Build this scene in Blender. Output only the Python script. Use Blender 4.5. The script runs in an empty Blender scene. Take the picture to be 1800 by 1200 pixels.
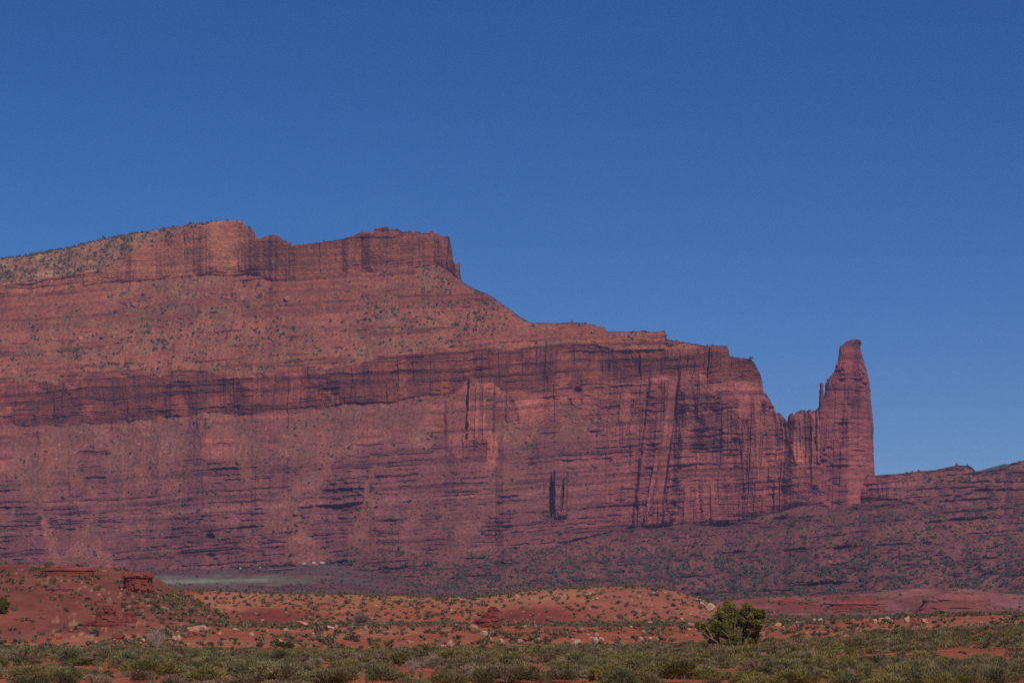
import bpy, math
import numpy as np
from mathutils import Vector

rng = np.random.default_rng(7)
scene = bpy.context.scene
col = scene.collection

# ------------------------------------------------------------------ camera, sky, sun, exposure
F, YH, EYE = 3500.0, 1112.0, 1.7            # focal length and horizon row for an 1800 px wide frame, eye height in metres
cam_d = bpy.data.cameras.new('camera')
cam_d.sensor_width = 36.0
cam_d.lens = F / 1800.0 * 36.0
cam_d.shift_y = (YH - 600.0) / 1800.0
cam_d.clip_start, cam_d.clip_end = 0.5, 60000.0
cam = bpy.data.objects.new('camera', cam_d)
cam.location = (0, 0, EYE)
cam.rotation_euler = (math.radians(90), 0, 0)
col.objects.link(cam)
scene.camera = cam

SUN_EL, SUN_AZ = 47.0, 23.0                 # elevation; angle to the right of straight behind the camera
world = bpy.data.worlds.new('World')
scene.world = world
world.use_nodes = True
wn = world.node_tree.nodes
wl = world.node_tree.links
sky = wn.new('ShaderNodeTexSky')
sky.sky_type = 'NISHITA'
sky.sun_disc = False
sky.sun_elevation = math.radians(SUN_EL)
sky.sun_rotation = math.radians(180.0 - SUN_AZ)
sky.altitude = 2600
sky.air_density = 1.0
sky.dust_density = 0.3
sky.ozone_density = 4.0
bg = wn['Background']
hs = wn.new('ShaderNodeHueSaturation')
hs.inputs['Hue'].default_value = 0.510
hs.inputs['Saturation'].default_value = 1.32
wl.new(sky.outputs[0], hs.inputs['Color'])
wl.new(hs.outputs[0], bg.inputs[0])
bg.inputs[1].default_value = 0.075

sun_d = bpy.data.lights.new('sun', 'SUN')
sun_d.energy = 3.6
sun_d.angle = math.radians(0.5)
sun_d.color = (1.0, 0.93, 0.84)
sun = bpy.data.objects.new('sun', sun_d)
e, a = math.radians(SUN_EL), math.radians(SUN_AZ)
ldir = Vector((-math.sin(a) * math.cos(e), math.cos(a) * math.cos(e), -math.sin(e)))
sun.rotation_euler = ldir.to_track_quat('-Z', 'Y').to_euler()
col.objects.link(sun)

scene.view_settings.view_transform = 'Standard'
scene.view_settings.look = 'None'
scene.view_settings.exposure = 0.0
scene.view_settings.gamma = 1.0
scene.view_settings.use_curve_mapping = False
scene.render.engine = 'CYCLES'
scene.cycles.max_bounces = 4
scene.cycles.diffuse_bounces = 2
scene.cycles.volume_bounces = 0
scene.cycles.use_denoising = False
scene.cycles.denoiser = 'OPENIMAGEDENOISE'
scene.cycles.denoising_prefilter = 'ACCURATE'

# ------------------------------------------------------------------ small tools
def lin(r, g, b, k=1.0):
    c = np.array([r, g, b], float) / 255.0
    return np.where(c <= 0.04045, c / 12.92, ((c + 0.055) / 1.055) ** 2.4) * k

def _h(ix, iy, seed):
    n = (ix.astype(np.int64) * 374761393 + np.asarray(iy).astype(np.int64) * 668265263 + seed * 1442695041) & 0xffffffff
    n = ((n ^ (n >> 13)) * 1274126177) & 0xffffffff
    n = ((n ^ (n >> 15)) * 2246822519) & 0xffffffff
    n = n ^ (n >> 16)
    return (n & 0xffffff) / float(0x1000000)

def vnoise(x, y, seed=0):
    x, y = np.broadcast_arrays(np.asarray(x, float), np.asarray(y, float))
    ix, iy = np.floor(x), np.floor(y)
    fx, fy = x - ix, y - iy
    fx = fx * fx * (3 - 2 * fx); fy = fy * fy * (3 - 2 * fy)
    a0, b0 = _h(ix, iy, seed), _h(ix + 1, iy, seed)
    c0, d0 = _h(ix, iy + 1, seed), _h(ix + 1, iy + 1, seed)
    return (a0 * (1 - fx) + b0 * fx) * (1 - fy) + (c0 * (1 - fx) + d0 * fx) * fy

def fbm(x, y, seed=0, octs=4, gain=0.5):
    t, amp, tot = 0.0, 1.0, 0.0
    for o in range(octs):
        t = t + amp * vnoise(np.asarray(x) * 2.03 ** o, np.asarray(y) * 2.03 ** o, seed + 31 * o)
        tot += amp; amp *= gain
    return t / tot

def rownoise(x, idx, seed=0):
    """smooth along x, unrelated between integer rows idx"""
    x = np.asarray(x, float) + _h(idx, idx * 0 + 5, seed + 9) * 97.0
    ix = np.floor(x); fx = x - ix; fx = fx * fx * (3 - 2 * fx)
    return _h(ix, idx, seed) * (1 - fx) + _h(ix + 1, idx, seed) * fx

def sst(lo, hi, x):
    t = np.clip((x - lo) / (hi - lo), 0, 1)
    return t * t * (3 - 2 * t)

def beds(s, mean, seed, lo=300, hi=1300):
    r = np.random.default_rng(seed)
    th = mean * (0.35 + 1.3 * r.random(int((hi - lo) / mean * 1.6)))
    b = lo + np.cumsum(th)
    return np.searchsorted(b, s)

def mix(c0, c1, m):
    return c0 * (1 - m[..., None]) + c1 * m[..., None]

def mesh_np(name, verts, faces, cols=None, smooth=False):
    verts = np.ascontiguousarray(verts, np.float32).reshape(-1, 3)
    faces = np.ascontiguousarray(faces, np.int32)
    k = faces.shape[1]
    me = bpy.data.meshes.new(name)
    me.vertices.add(len(verts)); me.vertices.foreach_set('co', verts.ravel())
    me.loops.add(faces.size); me.loops.foreach_set('vertex_index', faces.ravel())
    me.polygons.add(len(faces))
    me.polygons.foreach_set('loop_start', np.arange(0, faces.size, k, dtype=np.int32))
    me.polygons.foreach_set('loop_total', np.full(len(faces), k, np.int32))
    me.polygons.foreach_set('use_smooth', np.full(len(faces), bool(smooth)))
    if cols is not None:
        at = me.color_attributes.new('Col', 'FLOAT_COLOR', 'POINT')
        c = np.ones((len(verts), 4), np.float32); c[:, :3] = np.asarray(cols).reshape(-1, 3)
        at.data.foreach_set('color', c.ravel())
    me.update(calc_edges=True)
    return me

def grid_faces(nr, nc, wrap=False):
    i = np.arange(nr - 1)[:, None]; j = np.arange(nc if wrap else nc - 1)[None, :]
    j1 = (j + 1) % nc
    a0 = i * nc + j; b0 = i * nc + j1
    return np.stack([a0 + 0 * j, b0, b0 + nc, a0 + nc], -1).reshape(-1, 4)

def link(name, me, mat, parent=None, loc=None, rotz=0.0):
    o = bpy.data.objects.new(name, me)
    col.objects.link(o)
    if me is not None and mat is not None and len(me.materials) == 0:
        me.materials.append(mat)
    if parent is not None: o.parent = parent
    if loc is not None: o.location = loc
    if rotz: o.rotation_euler = (0, 0, rotz)
    return o

def tag(o, label=None, cat=None, group=None, kind=None):
    if label: o['label'] = label
    if cat: o['category'] = cat
    if group: o['group'] = group
    if kind: o['kind'] = kind
    return o

def empty(name, loc, rotz=0.0):
    o = bpy.data.objects.new(name, None)
    o.location = loc; o.rotation_euler = (0, 0, rotz); o.empty_display_size = 0.3
    col.objects.link(o)
    return o

def copy_tree(o, parent=None):
    c = o.copy(); col.objects.link(c)
    if parent is not None: c.parent = parent
    for ch in list(o.children):
        copy_tree(ch, c)
    return c

# ------------------------------------------------------------------ materials
def rock_mat(name, scales, amt, bump=0.0, bscale=1.0, rough=0.95):
    """vertex-coloured rock or soil with noise at several sizes (metres)"""
    m = bpy.data.materials.new(name); m.use_nodes = True
    n, l = m.node_tree.nodes, m.node_tree.links
    p = n['Principled BSDF']
    p.inputs['Roughness'].default_value = rough
    p.inputs['Specular IOR Level'].default_value = 0.08
    at = n.new('ShaderNodeAttribute'); at.attribute_name = 'Col'
    tc = n.new('ShaderNodeTexCoord')
    cur = at.outputs['Color']
    for sc, am in zip(scales, amt):
        nz = n.new('ShaderNodeTexNoise'); nz.inputs['Scale'].default_value = 1.0 / sc
        nz.inputs['Detail'].default_value = 3.0
        l.new(tc.outputs['Object'], nz.inputs['Vector'])
        mr = n.new('ShaderNodeMapRange')
        mr.inputs['From Min'].default_value = 0.28; mr.inputs['From Max'].default_value = 0.72
        mr.inputs['To Min'].default_value = 1 - am; mr.inputs['To Max'].default_value = 1 + am
        l.new(nz.outputs['Fac'], mr.inputs['Value'])
        mx = n.new('ShaderNodeMix'); mx.data_type = 'RGBA'; mx.blend_type = 'MULTIPLY'
        mx.inputs['Factor'].default_value = 1.0
        l.new(cur, mx.inputs[6]); l.new(mr.outputs[0], mx.inputs[7])
        cur = mx.outputs[2]
    l.new(cur, p.inputs['Base Color'])
    if bump:
        nb = n.new('ShaderNodeTexNoise'); nb.inputs['Scale'].default_value = 1.0 / bscale
        nb.inputs['Detail'].default_value = 5.0
        l.new(tc.outputs['Object'], nb.inputs['Vector'])
        b = n.new('ShaderNodeBump'); b.inputs['Strength'].default_value = 1.0
        b.inputs['Distance'].default_value = bump
        l.new(nb.outputs['Fac'], b.inputs['Height']); l.new(b.outputs[0], p.inputs['Normal'])
    return m

def leaf_mat(name, trans=0.35):
    m = bpy.data.materials.new(name); m.use_nodes = True
    n, l = m.node_tree.nodes, m.node_tree.links
    n.remove(n['Principled BSDF'])
    at = n.new('ShaderNodeAttribute'); at.attribute_name = 'Col'
    d = n.new('ShaderNodeBsdfDiffuse'); t = n.new('ShaderNodeBsdfTranslucent')
    mx = n.new('ShaderNodeMixShader'); mx.inputs[0].default_value = trans
    l.new(at.outputs['Color'], d.inputs[0]); l.new(at.outputs['Color'], t.inputs[0])
    l.new(d.outputs[0], mx.inputs[1]); l.new(t.outputs[0], mx.inputs[2])
    l.new(mx.outputs[0], n['Material Output'].inputs[0])
    return m

def plain_mat(name, c, rough=0.7, metal=0.0, noise=0.12, nscale=0.4):
    m = bpy.data.materials.new(name); m.use_nodes = True
    n, l = m.node_tree.nodes, m.node_tree.links
    p = n['Principled BSDF']; p.inputs['Roughness'].default_value = rough; p.inputs['Metallic'].default_value = metal
    nz = n.new('ShaderNodeTexNoise'); nz.inputs['Scale'].default_value = 1.0 / nscale
    tc = n.new('ShaderNodeTexCoord'); l.new(tc.outputs['Object'], nz.inputs['Vector'])
    r = n.new('ShaderNodeValToRGB')
    r.color_ramp.elements[0].position = 0.3; r.color_ramp.elements[1].position = 0.7
    r.color_ramp.elements[0].color = (*(np.array(c) * (1 - noise)), 1)
    r.color_ramp.elements[1].color = (*(np.array(c) * (1 + noise)), 1)
    l.new(nz.outputs['Fac'], r.inputs[0]); l.new(r.outputs[0], p.inputs['Base Color'])
    return m

M_mesa = rock_mat('red_sandstone', (14.0, 3.0), (0.10, 0.16), 0.5, 3.0)
M_soil = rock_mat('red_soil', (9.0, 1.2, 0.25), (0.10, 0.10, 0.12), 0.03, 0.3)
M_stone = rock_mat('pale_stone', (1.4, 0.3), (0.14, 0.12), 0.05, 0.35)
M_ledge = rock_mat('ledge_stone', (2.5, 0.5), (0.14, 0.12), 0.08, 0.7)
M_leaf = leaf_mat('shrub_leaves')
M_bark = plain_mat('weathered_bark', lin(160, 136, 116), 0.9, 0, 0.2, 0.1)

# ================================================================== LAY OF THE LAND
# every line below is given as (column, row) read off the 1800x1200 photograph; each gets its own real distance
def pl(pts, px):
    p = np.array(pts, float)
    return np.interp(px, p[:, 0], p[:, 1])

SKY_T = [(-400, 480), (-200, 470), (0, 455), (40, 450), (80, 443), (133, 432), (180, 420), (267, 405), (333, 394), (377, 390), (400, 388), (420, 387),
         (429, 390), (431, 400), (443, 402), (450, 413), (452, 422), (458, 420), (473, 413), (490, 414), (497, 422), (512, 427), (514, 432),
         (553, 427), (587, 422), (613, 417), (637, 408), (656, 407), (658, 401), (680, 398), (684, 403), (700, 402), (706, 407), (708, 409),
         (717, 405), (737, 411), (760, 408), (777, 415), (790, 416), (792, 427), (797, 458), (799, 463), (808, 462), (809, 489), (813, 494),
         (833, 507), (858, 517), (880, 532), (907, 552), (933, 567), (960, 567), (983, 568), (1017, 566), (1047, 571), (1063, 575),
         (1067, 582), (1100, 582), (1133, 580), (1143, 583), (1169, 581), (1172, 596), (1210, 602), (1227, 605), (1243, 608), (1279, 608),
         (1283, 627), (1320, 630), (1327, 637), (1337, 657), (1340, 670), (1343, 692), (1346, 690), (1352, 699), (1360, 713), (1365, 726),
         (1369, 724), (1372, 727), (1383, 741), (1385, 741), (1386.5, 729), (1392, 727), (1393, 731), (1397, 727), (1401, 723), (1402, 727),
         (1405, 721), (1410, 723), (1414, 721), (1415.5, 726), (1418, 727), (1419, 721), (1423, 721), (1424, 726), (1427, 722), (1429, 721),
         (1430, 724), (1437, 717), (1446, 716), (1455, 760), (1470, 825), (1490, 838), (1540, 835), (1577, 833), (1617, 828), (1643, 826),
         (1680, 818), (1697, 818), (1707, 819), (1717, 828), (1745, 826), (1767, 823), (1780, 814), (1800, 809), (1900, 790), (2200, 770)]
RIM = [(-400, 515), (0, 500), (50, 495), (100, 487), (177, 474), (215, 460), (233, 443), (277, 424), (327, 404), (373, 393), (420, 389), (430, 380)]
CAPB = [(-400, 535), (0, 523), (50, 517), (110, 506), (177, 496), (233, 494), (277, 492), (327, 485), (393, 485), (437, 481), (480, 491), (527, 491),
        (600, 476), (613, 480), (720, 471), (763, 468), (787, 476), (800, 486), (809, 490), (830, 500)]
BANDT = [(-400, 680), (0, 677), (57, 669), (100, 673), (160, 660), (233, 656), (333, 653), (373, 653), (423, 658), (480, 650), (520, 641), (567, 650),
         (627, 640), (667, 624), (733, 615), (800, 611), (850, 607), (900, 613), (1000, 604), (1077, 610), (1133, 608), (1177, 610), (1217, 608), (1300, 606)]
BANDB = [(-400, 745), (0, 742), (87, 747), (160, 743), (233, 740), (327, 730), (380, 727), (420, 729), (480, 724), (520, 715), (577, 713), (640, 710),
         (683, 707), (793, 693), (818, 674), (867, 672), (883, 687), (963, 690), (1013, 683), (1060, 673), (1120, 670), (1167, 663), (1230, 655),
         (1250, 670), (1290, 672), (1337, 667), (1345, 700)]
LEDT = [(-400, 850), (0, 845), (60, 830), (110, 815), (150, 792), (267, 803), (407, 807), (450, 797), (600, 784), (700, 772), (780, 765), (800, 805),
        (870, 800), (885, 755), (960, 752), (1060, 755), (1110, 750), (1130, 745), (1385, 770), (1440, 800), (1540, 838), (1577, 834), (1617, 829), (1643, 827), (1680, 819), (1707, 820), (1717, 829), (1767, 824), (1780, 815), (1800, 810), (2200, 771)]
FOOT = [(-400, 990), (0, 992), (300, 1000), (420, 997), (500, 990), (560, 986), (590, 975), (650, 965), (800, 972), (900, 965), (1000, 955), (1060, 940),
        (1120, 928), (1200, 924), (1300, 918), (1350, 905), (1400, 893), (1480, 882), (1540, 880), (1600, 888), (1800, 905), (2200, 900)]
TOE = [(-400, 1003), (0, 1003), (300, 1006), (420, 1003), (470, 1001), (520, 998), (570, 995), (620, 1003), (700, 1022), (760, 1034), (900, 1046), (1100, 1052),
       (1300, 1052), (1500, 1050), (1800, 1048), (2200, 1045)]

def wall_mask(px):
    return sst(985, 1150, px) * (1 - sst(1440, 1690, px))
def pink_mask(px):
    return sst(690, 850, px) * (1 - sst(985, 1150, px))
def band_dist(px):
    """distance of the foot of the dark cliff band, the line the rest is measured from"""
    return 2540 + 45 * (fbm(px / 260.0, px * 0, 3, 3) - 0.5) * 2

def cots(px):
    wall, pink, right = wall_mask(px), pink_mask(px), sst(1440, 1690, px)
    left = np.clip(1 - wall - pink - right, 0, 1)
    return [4.2 + 0 * px, 1.15 * left + 0.85 * pink + 0.10 * wall + 2.3 * right, 1.30 * left + 0.40 * pink + 0.10 * wall + 1.0 * right,
            0.32 * (1 - wall) + 0.16 * wall, 1.45 - 0.5 * sst(950, 1250, px), 0.10 + 0 * px, 2.75 + 0 * px]

def foot_dist(px):
    c = cots(px); tB, tE, tF = [(YH - pl(q, px)) / F for q in (BANDB, LEDT, FOOT)]
    tE = np.maximum(tE, tF); tB = np.maximum(tB, tE)
    tB = np.minimum(tB, np.maximum((YH - pl(SKY_T, px)) / F, tF)); tE = np.minimum(tE, tB)
    Y = band_dist(px)
    Y = Y * (1 - c[2] * tB) / (1 - c[2] * tE)
    return Y * (1 - c[1] * tE) / (1 - c[1] * tF)

def toe(px):
    """row and distance of the line where the apron meets the valley floor"""
    f = pl(FOOT, px); g = np.maximum(pl(TOE, px), f + 4)
    Y0 = foot_dist(px); c = 4.2
    t0, t1 = (YH - g) / F, (YH - f) / F
    return g, Y0 * (1 - c * t1) / (1 - c * t0)

# ------------------------------------------------------------------ ground height anywhere
def pchip_cols(xk, zk, x):
    """monotone cubic along the last axis; xk, zk (n,k); x (n,m)"""
    h = np.diff(xk, axis=1); d = np.diff(zk, axis=1) / h
    m = np.zeros_like(zk)
    w1, w2 = 2 * h[:, 1:] + h[:, :-1], h[:, 1:] + 2 * h[:, :-1]
    with np.errstate(divide='ignore', invalid='ignore'):
        hm = (w1 + w2) / (w1 / d[:, :-1] + w2 / d[:, 1:])
    m[:, 1:-1] = np.where(d[:, :-1] * d[:, 1:] > 0, hm, 0)
    m[:, 0], m[:, -1] = d[:, 0], d[:, -1]
    k = np.clip((x[:, :, None] >= xk[:, None, :]).sum(-1) - 1, 0, xk.shape[1] - 2)
    g = lambda A: np.take_along_axis(A, k, 1)
    x0, hh = g(xk), g(h)
    t = np.clip((x - x0) / hh, 0, 1)
    z0, z1, m0, m1 = g(zk), np.take_along_axis(zk, k + 1, 1), g(m), np.take_along_axis(m, k + 1, 1)
    return (2 * t**3 - 3 * t**2 + 1) * z0 + (t**3 - 2 * t**2 + t) * hh * m0 + (-2 * t**3 + 3 * t**2) * z1 + (t**3 - t**2) * hh * m1

FLAT = [(-700, 1143), (0, 1143), (300, 1146), (650, 1149), (1000, 1142), (1250, 1137), (1400, 1129), (1600, 1117), (1800, 1106), (2500, 1100)]
BENCH = [(-700, 1125), (0, 1130), (250, 1124), (300, 1110), (350, 1101), (600, 1102), (840, 1100), (900, 1104), (1200, 1102), (1350, 1099), (1500, 1090), (1600, 1086), (1700, 1083), (1800, 1080), (2500, 1078)]
HFOOT = [(-700, 1099), (300, 1099), (600, 1097), (840, 1096), (900, 1096), (1000, 1095), (1200, 1095), (1300, 1096), (1400, 1091), (1600, 1087), (1800, 1082), (2500, 1080)]
HCREST = [(-700, 1040), (300, 1037), (450, 1042), (640, 1045), (830, 1051), (880, 1046), (920, 1040), (1010, 1034), (1100, 1030), (1160, 1032), (1200, 1041), (1230, 1052),
          (1260, 1066), (1300, 1082), (1340, 1089), (1500, 1089), (1800, 1086), (2500, 1085)]
RCREST = [(-700, 1066), (1200, 1066), (1300, 1052), (1345, 1048), (1450, 1046), (1540, 1042), (1600, 1032), (1700, 1034), (1740, 1040), (1800, 1046), (2500, 1046)]
LHILL = [(-700, 985), (-100, 988), (0, 990), (60, 990), (150, 994), (215, 999), (250, 1008), (270, 1014), (285, 1022), (300, 1032), (330, 1048), (360, 1064),
         (390, 1082), (420, 1099), (450, 1125), (470, 1150), (2500, 1150)]

def zrow(row, Y):
    return EYE + (YH - row) / F * Y

def ground(px, Y, detail=True):
    """px (n,), Y (n,m): real height of the ground"""
    px = np.asarray(px, float); Y = np.asarray(Y, float)
    n = len(px)
    g, Yg = toe(px)
    one = np.ones(n)
    ys = [5 * one, 60 * one, 215 * one, 330 * one, 530 * one, 600 * one, 740 * one, 880 * one, 985 * one, 1150 * one, 1600 * one, Yg, Yg + 400]
    z5 = zrow(pl(HCREST, px), 600.0)
    zr = zrow(pl(RCREST, px), 985.0)
    zs = [0 * one, 0 * one, zrow(pl(FLAT, px), 215.0), zrow(pl(BENCH, px), 330.0), zrow(pl(HFOOT, px), 530.0), z5, np.maximum(z5 - 8, 7.5),
          np.where(px > 1250, zrow(1077.0, 880.0), 8.0), zr, zr - 3, zrow(pl([(0, 1052), (1200, 1052), (1500, 1046), (2500, 1046)], px), 1600.0),
          zrow(g, Yg), zrow(g, Yg) - 6]
    z = pchip_cols(np.stack(ys, 1), np.stack(zs, 1), Y)
    crest = zrow(pl(LHILL, px), 400.0)[:, None]
    up = np.clip((Y - 325) / 75.0, 0, 1); up = np.where(Y > 325, up ** 0.85, 0)
    dn = np.clip(1 - (Y - 400) / 130.0, 0, 1)
    hill = np.where(Y < 400, up, dn * dn * (3 - 2 * dn)) * crest
    foot = np.clip(sst(315, 345, Y), 0, 1)
    z = z + (np.maximum(z, hill) - z) * foot
    if detail:
        X = (px[:, None] - 900) / F * Y
        am = sst(150, 320, Y) * (1 - 0.0 * Y)
        z = z + am * (0.7 * (fbm(X / 28, Y / 28, 51, 3) - 0.5) + 0.22 * (fbm(X / 5, Y / 5, 52, 3) - 0.5)) \
              + 0.16 * (fbm(X / 4, Y / 4, 53, 3) - 0.5)
        far = sst(1050, 1500, Y)
        z = z + far * 3.4 * (fbm(X / 45, Y / 45, 54, 4) - 0.5) + far * 2.6 * (sst(0.45, 0.55, fbm(X / 60, Y / 25, 55, 3)) - 0.5)
    return z

def gz(px, Y):
    return float(ground(np.array([px]), np.array([[Y]]))[0, 0])

_Yd = np.concatenate([np.linspace(40, 700, 900), np.linspace(703, 2600, 500)])
def hits(px, row):
    """distance at which the sight line through (px,row) first meets the ground"""
    px = np.atleast_1d(np.asarray(px, float)); row = np.atleast_1d(np.asarray(row, float))
    z = ground(px, np.repeat(_Yd[None], len(px), 0))
    r = YH - (z - EYE) * F / _Yd[None]
    i = np.argmax(r <= row[:, None], 1)
    return np.where((r <= row[:, None]).any(1), _Yd[i], np.nan)

def wx(px, Y):
    return (px - 900) / F * Y

# ================================================================== MESA (one long layered face with its top and back)
NC = 1850
px = np.linspace(-330, 2150, NC)
T = pl(SKY_T, px) + 1.2 * (fbm(px / 5, px * 0, 11, 3) - 0.5)
jit = lambda sc, am, sd: am * (fbm(px / sc, px * 0, sd, 4) - 0.5) * 2
yF = pl(FOOT, px) + jit(60, 6, 21)
yG, Yg = toe(px)
yG = np.maximum(yG, yF + 3)
yE = pl(LEDT, px) + jit(55, 9, 22)
yB = pl(BANDB, px) + jit(38, 7, 23) * (1 - 0.6 * sst(820, 1100, px))
yM = pl(BANDT, px) + jit(45, 7, 24)
yC = pl(CAPB, px) + jit(30, 4, 25)
yR = pl(RIM, px) + jit(30, 2, 26) * (px < 400)
L = [yG, yF, yE, yB, yM, yC, yR, T]
for k in range(len(L) - 2, -1, -1):                   # keep the order from the skyline down
    L[k] = np.maximum(L[k], L[k + 1] + (0.35 if k > 0 else 3))
NR = [110, 230, 110, 100, 160, 100, 50]
rows, lay = [], []
for k in range(7):
    v = np.linspace(0, 1, NR[k] + 1)[(0 if k == 0 else 1):]
    rows.append(L[k][None] * (1 - v[:, None]) + L[k + 1][None] * v[:, None]); lay += [k] * len(v)
R = np.concatenate(rows, 0); lay = np.array(lay); NRT = len(R)
PX = np.repeat(px[None], NRT, 0)
wall, pink = wall_mask(px), pink_mask(px)
right = sst(1440, 1690, px)
left = np.clip(1 - wall - pink - right, 0, 1)
cot = np.zeros((NRT, NC))
cl = cots(px)
for k in range(7):
    cot[lay == k] = cl[k][None]
kern = np.hanning(25); kern /= kern.sum()
for i in range(0, NRT):
    cot[i] = np.convolve(np.pad(cot[i], 12, 'edge'), kern, 'valid')
tt = (YH - R) / F
Yd = np.zeros((NRT, NC))
iB = NR[0] + NR[1] + NR[2]
Yd[iB] = band_dist(px)
for i in range(iB + 1, NRT):
    Yd[i] = Yd[i - 1] * (1 - cot[i] * tt[i - 1]) / (1 - cot[i] * tt[i])
for i in range(iB - 1, -1, -1):
    Yd[i] = Yd[i + 1] * (1 - cot[i + 1] * tt[i + 1]) / (1 - cot[i + 1] * tt[i])
# --- masks
lk = lay[:, None]
def LM(*ks): return np.isin(lay, ks).astype(float)[:, None]
s = R + 0.056 * PX + 7 * (fbm(PX / 130, R / 90, 61, 3) - 0.5) + 3.6 * (fbm(PX / 13, R / 9, 62, 3) - 0.5)
pxw = PX + 9 * (fbm(PX / 60, R / 45, 63, 3) - 0.5) + 0.03 * (R - 700) * wall[None]
patch = fbm(PX / 55, R / 30, 64, 4)
fine = fbm(PX / 16, R / 10, 65, 4)
# where loose slope covers the rock
chute = fbm((PX + 0.35 * (R - 800)) / 48, R / 130, 66, 4)
facet = sst(0.50, 0.57, fbm(PX / 40, R / 170, 68, 3)) * (1 - sst(60, 120, R - yC[None] + 40 * (patch - 0.5))) * sst(420, 470, PX) * (1 - sst(850, 960, PX)) \
    + sst(0.55, 0.62, fbm(PX / 60, R / 60, 69, 3)) * (1 - sst(30, 80, R - yC[None])) * (1 - sst(150, 260, PX)) \
    + np.exp(-(((PX - 257) / 70) ** 2 + ((R - 629 + 0.06 * (PX - 257)) / 7) ** 2) ** 2) + np.exp(-(((PX - 720) / 85) ** 2 + ((R - 588) / 6) ** 2) ** 2)
facet = np.clip(facet, 0, 1)
rband = sst(0.56, 0.62, fbm(PX / 75, s / 9, 70, 3)) + 0.8 * sst(930, 1000, PX) * sst(0.46, 0.52, fbm(PX / 120, s / 7, 74, 3))
rband = np.clip(rband, 0, 1)
tal = LM(4) * np.clip(1 - np.maximum(facet, rband), 0, 1) \
    + LM(2) * (left[None] * sst(0.34, 0.46, chute) + pink[None] * sst(0.30, 0.75, (R - (yB + yE)[None] * 0.5) / 40.0) * sst(900, 950, PX)) \
    + LM(1) * (left + 0.7 * pink + 0.4 * right)[None] * sst(0.56, 0.66, chute) \
    + LM(0) * (0.9 * sst(0.50, 0.60, fbm(PX / 70, s / 11, 75, 4) - 0.06 * sst(1300, 1500, PX))) + LM(6) * sst(0.42, 0.62, fine)
tal = np.clip(tal, 0, 1)
# fans of red scree named in the photograph
def fan(m, x0, y0, x1, y1, w0, w1):
    t = np.clip(((PX - x0) * (x1 - x0) + (R - y0) * (y1 - y0)) / ((x1 - x0) ** 2 + (y1 - y0) ** 2), 0, 1)
    d = np.hypot(PX - x0 - t * (x1 - x0), R - y0 - t * (y1 - y0)) + 24 * (fine - 0.45) + 14 * (patch - 0.5)
    return np.maximum(m, 1 - sst(0.5, 1.2, d / (w0 + (w1 - w0) * t)))
red = np.zeros_like(R)
red = fan(red, 25, 760, 165, 865, 16, 14)
red = fan(red, 70, 900, 100, 985, 6, 16)
red = fan(red, 168, 940, 180, 1000, 3, 34)
red = fan(red, 425, 740, 430, 830, 12, 14)
red = fan(red, 498, 872, 525, 915, 7, 12)
red = fan(red, 525, 915, 548, 985, 12, 34)
red = fan(red, 570, 745, 575, 830, 14, 6)
cone = np.zeros_like(R)
for x0, y0, x1, y1, w1 in ((18, 748, 60, 850, 44), (130, 745, 120, 800, 22), (218, 746, 215, 800, 40), (300, 735, 312, 792, 20), (405, 728, 440, 790, 36), (520, 720, 525, 780, 40),
                           (640, 712, 600, 778, 30), (700, 706, 735, 768, 26), (795, 690, 790, 715, 10), (1000, 700, 1010, 748, 34), (905, 745, 900, 757, 40)):
    cone = fan(cone, x0, y0, x1, y1, 3, w1)
red = red * (1 - 0.6 * cone)
tal = np.clip(np.maximum(tal, np.maximum(red, cone)), 0, 1)
rock = 1 - tal
# --- relief: beds across, joints down, each broken along its length
b1, b2, b3 = beds(s, 13.0, 101), beds(s, 4.6, 102), beds(s, 24.0, 103)
p1 = sst(0.35, 0.62, 0.6 * rownoise(PX / 150, b1, 201) + 0.4 * rownoise(PX / 26, b1, 203))
p2 = sst(0.38, 0.60, 0.6 * rownoise(PX / 90, b2, 202) + 0.4 * rownoise(PX / 13, b2, 204))
j1, j2, j3 = beds(pxw, 24.0, 111, -700, 2600), beds(pxw, 8.5, 112, -700, 2600), beds(pxw, 3.6, 113, -700, 2600)
q1 = sst(0.2, 0.8, rownoise(R / 130, j1, 211))
q2 = sst(0.3, 0.7, rownoise(R / 60, j2, 212))
q3 = sst(0.3, 0.7, rownoise(R / 170, j3, 213))
W = wall[None]
A1 = LM(0) * 12.0 + LM(1) * (2.7 * (1 - W) + 1.2 * W) + LM(2) * 1.3 + LM(3) * 1.25 + LM(4) * (1.2 - 0.6 * facet) + LM(5) * 1.2 + LM(6) * 3.0
A2 = LM(0) * 6.5 + LM(1) * (2.3 * (1 - W) + 1.4 * W) + LM(2) * (0.9 + 0.3 * W) + LM(3) * 1.3 + LM(4) * 0.9 + LM(5) * 0.6 + LM(6) * 1.2
B1 = LM(0) * 1 + LM(1) * (1.0 * (1 - W) + 2.6 * W) + LM(2) * (3.5 - 0.9 * W) + LM(3) * 4.5 + LM(4) * 0.8 + LM(5) * 3.6
B2 = LM(1) * (0.6 * (1 - W) + 1.4 * W) + LM(2) * 1.5 + LM(3) * 1.7 + LM(4) * 0.3 + LM(5) * 0.6
B3 = LM(1) * 1.7 * W + LM(2) * (1.6 * W + 1.2 * pink[None]) + LM(3) * 0.6
def soften(A, n=61):
    k_ = np.hanning(n); k_ /= k_.sum(); h_ = n // 2
    P_ = np.pad(A, ((h_, h_), (0, 0)), 'edge'); out = np.zeros_like(A)
    for q_ in range(n): out += k_[q_] * P_[q_:q_ + A.shape[0]]
    return out
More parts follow.
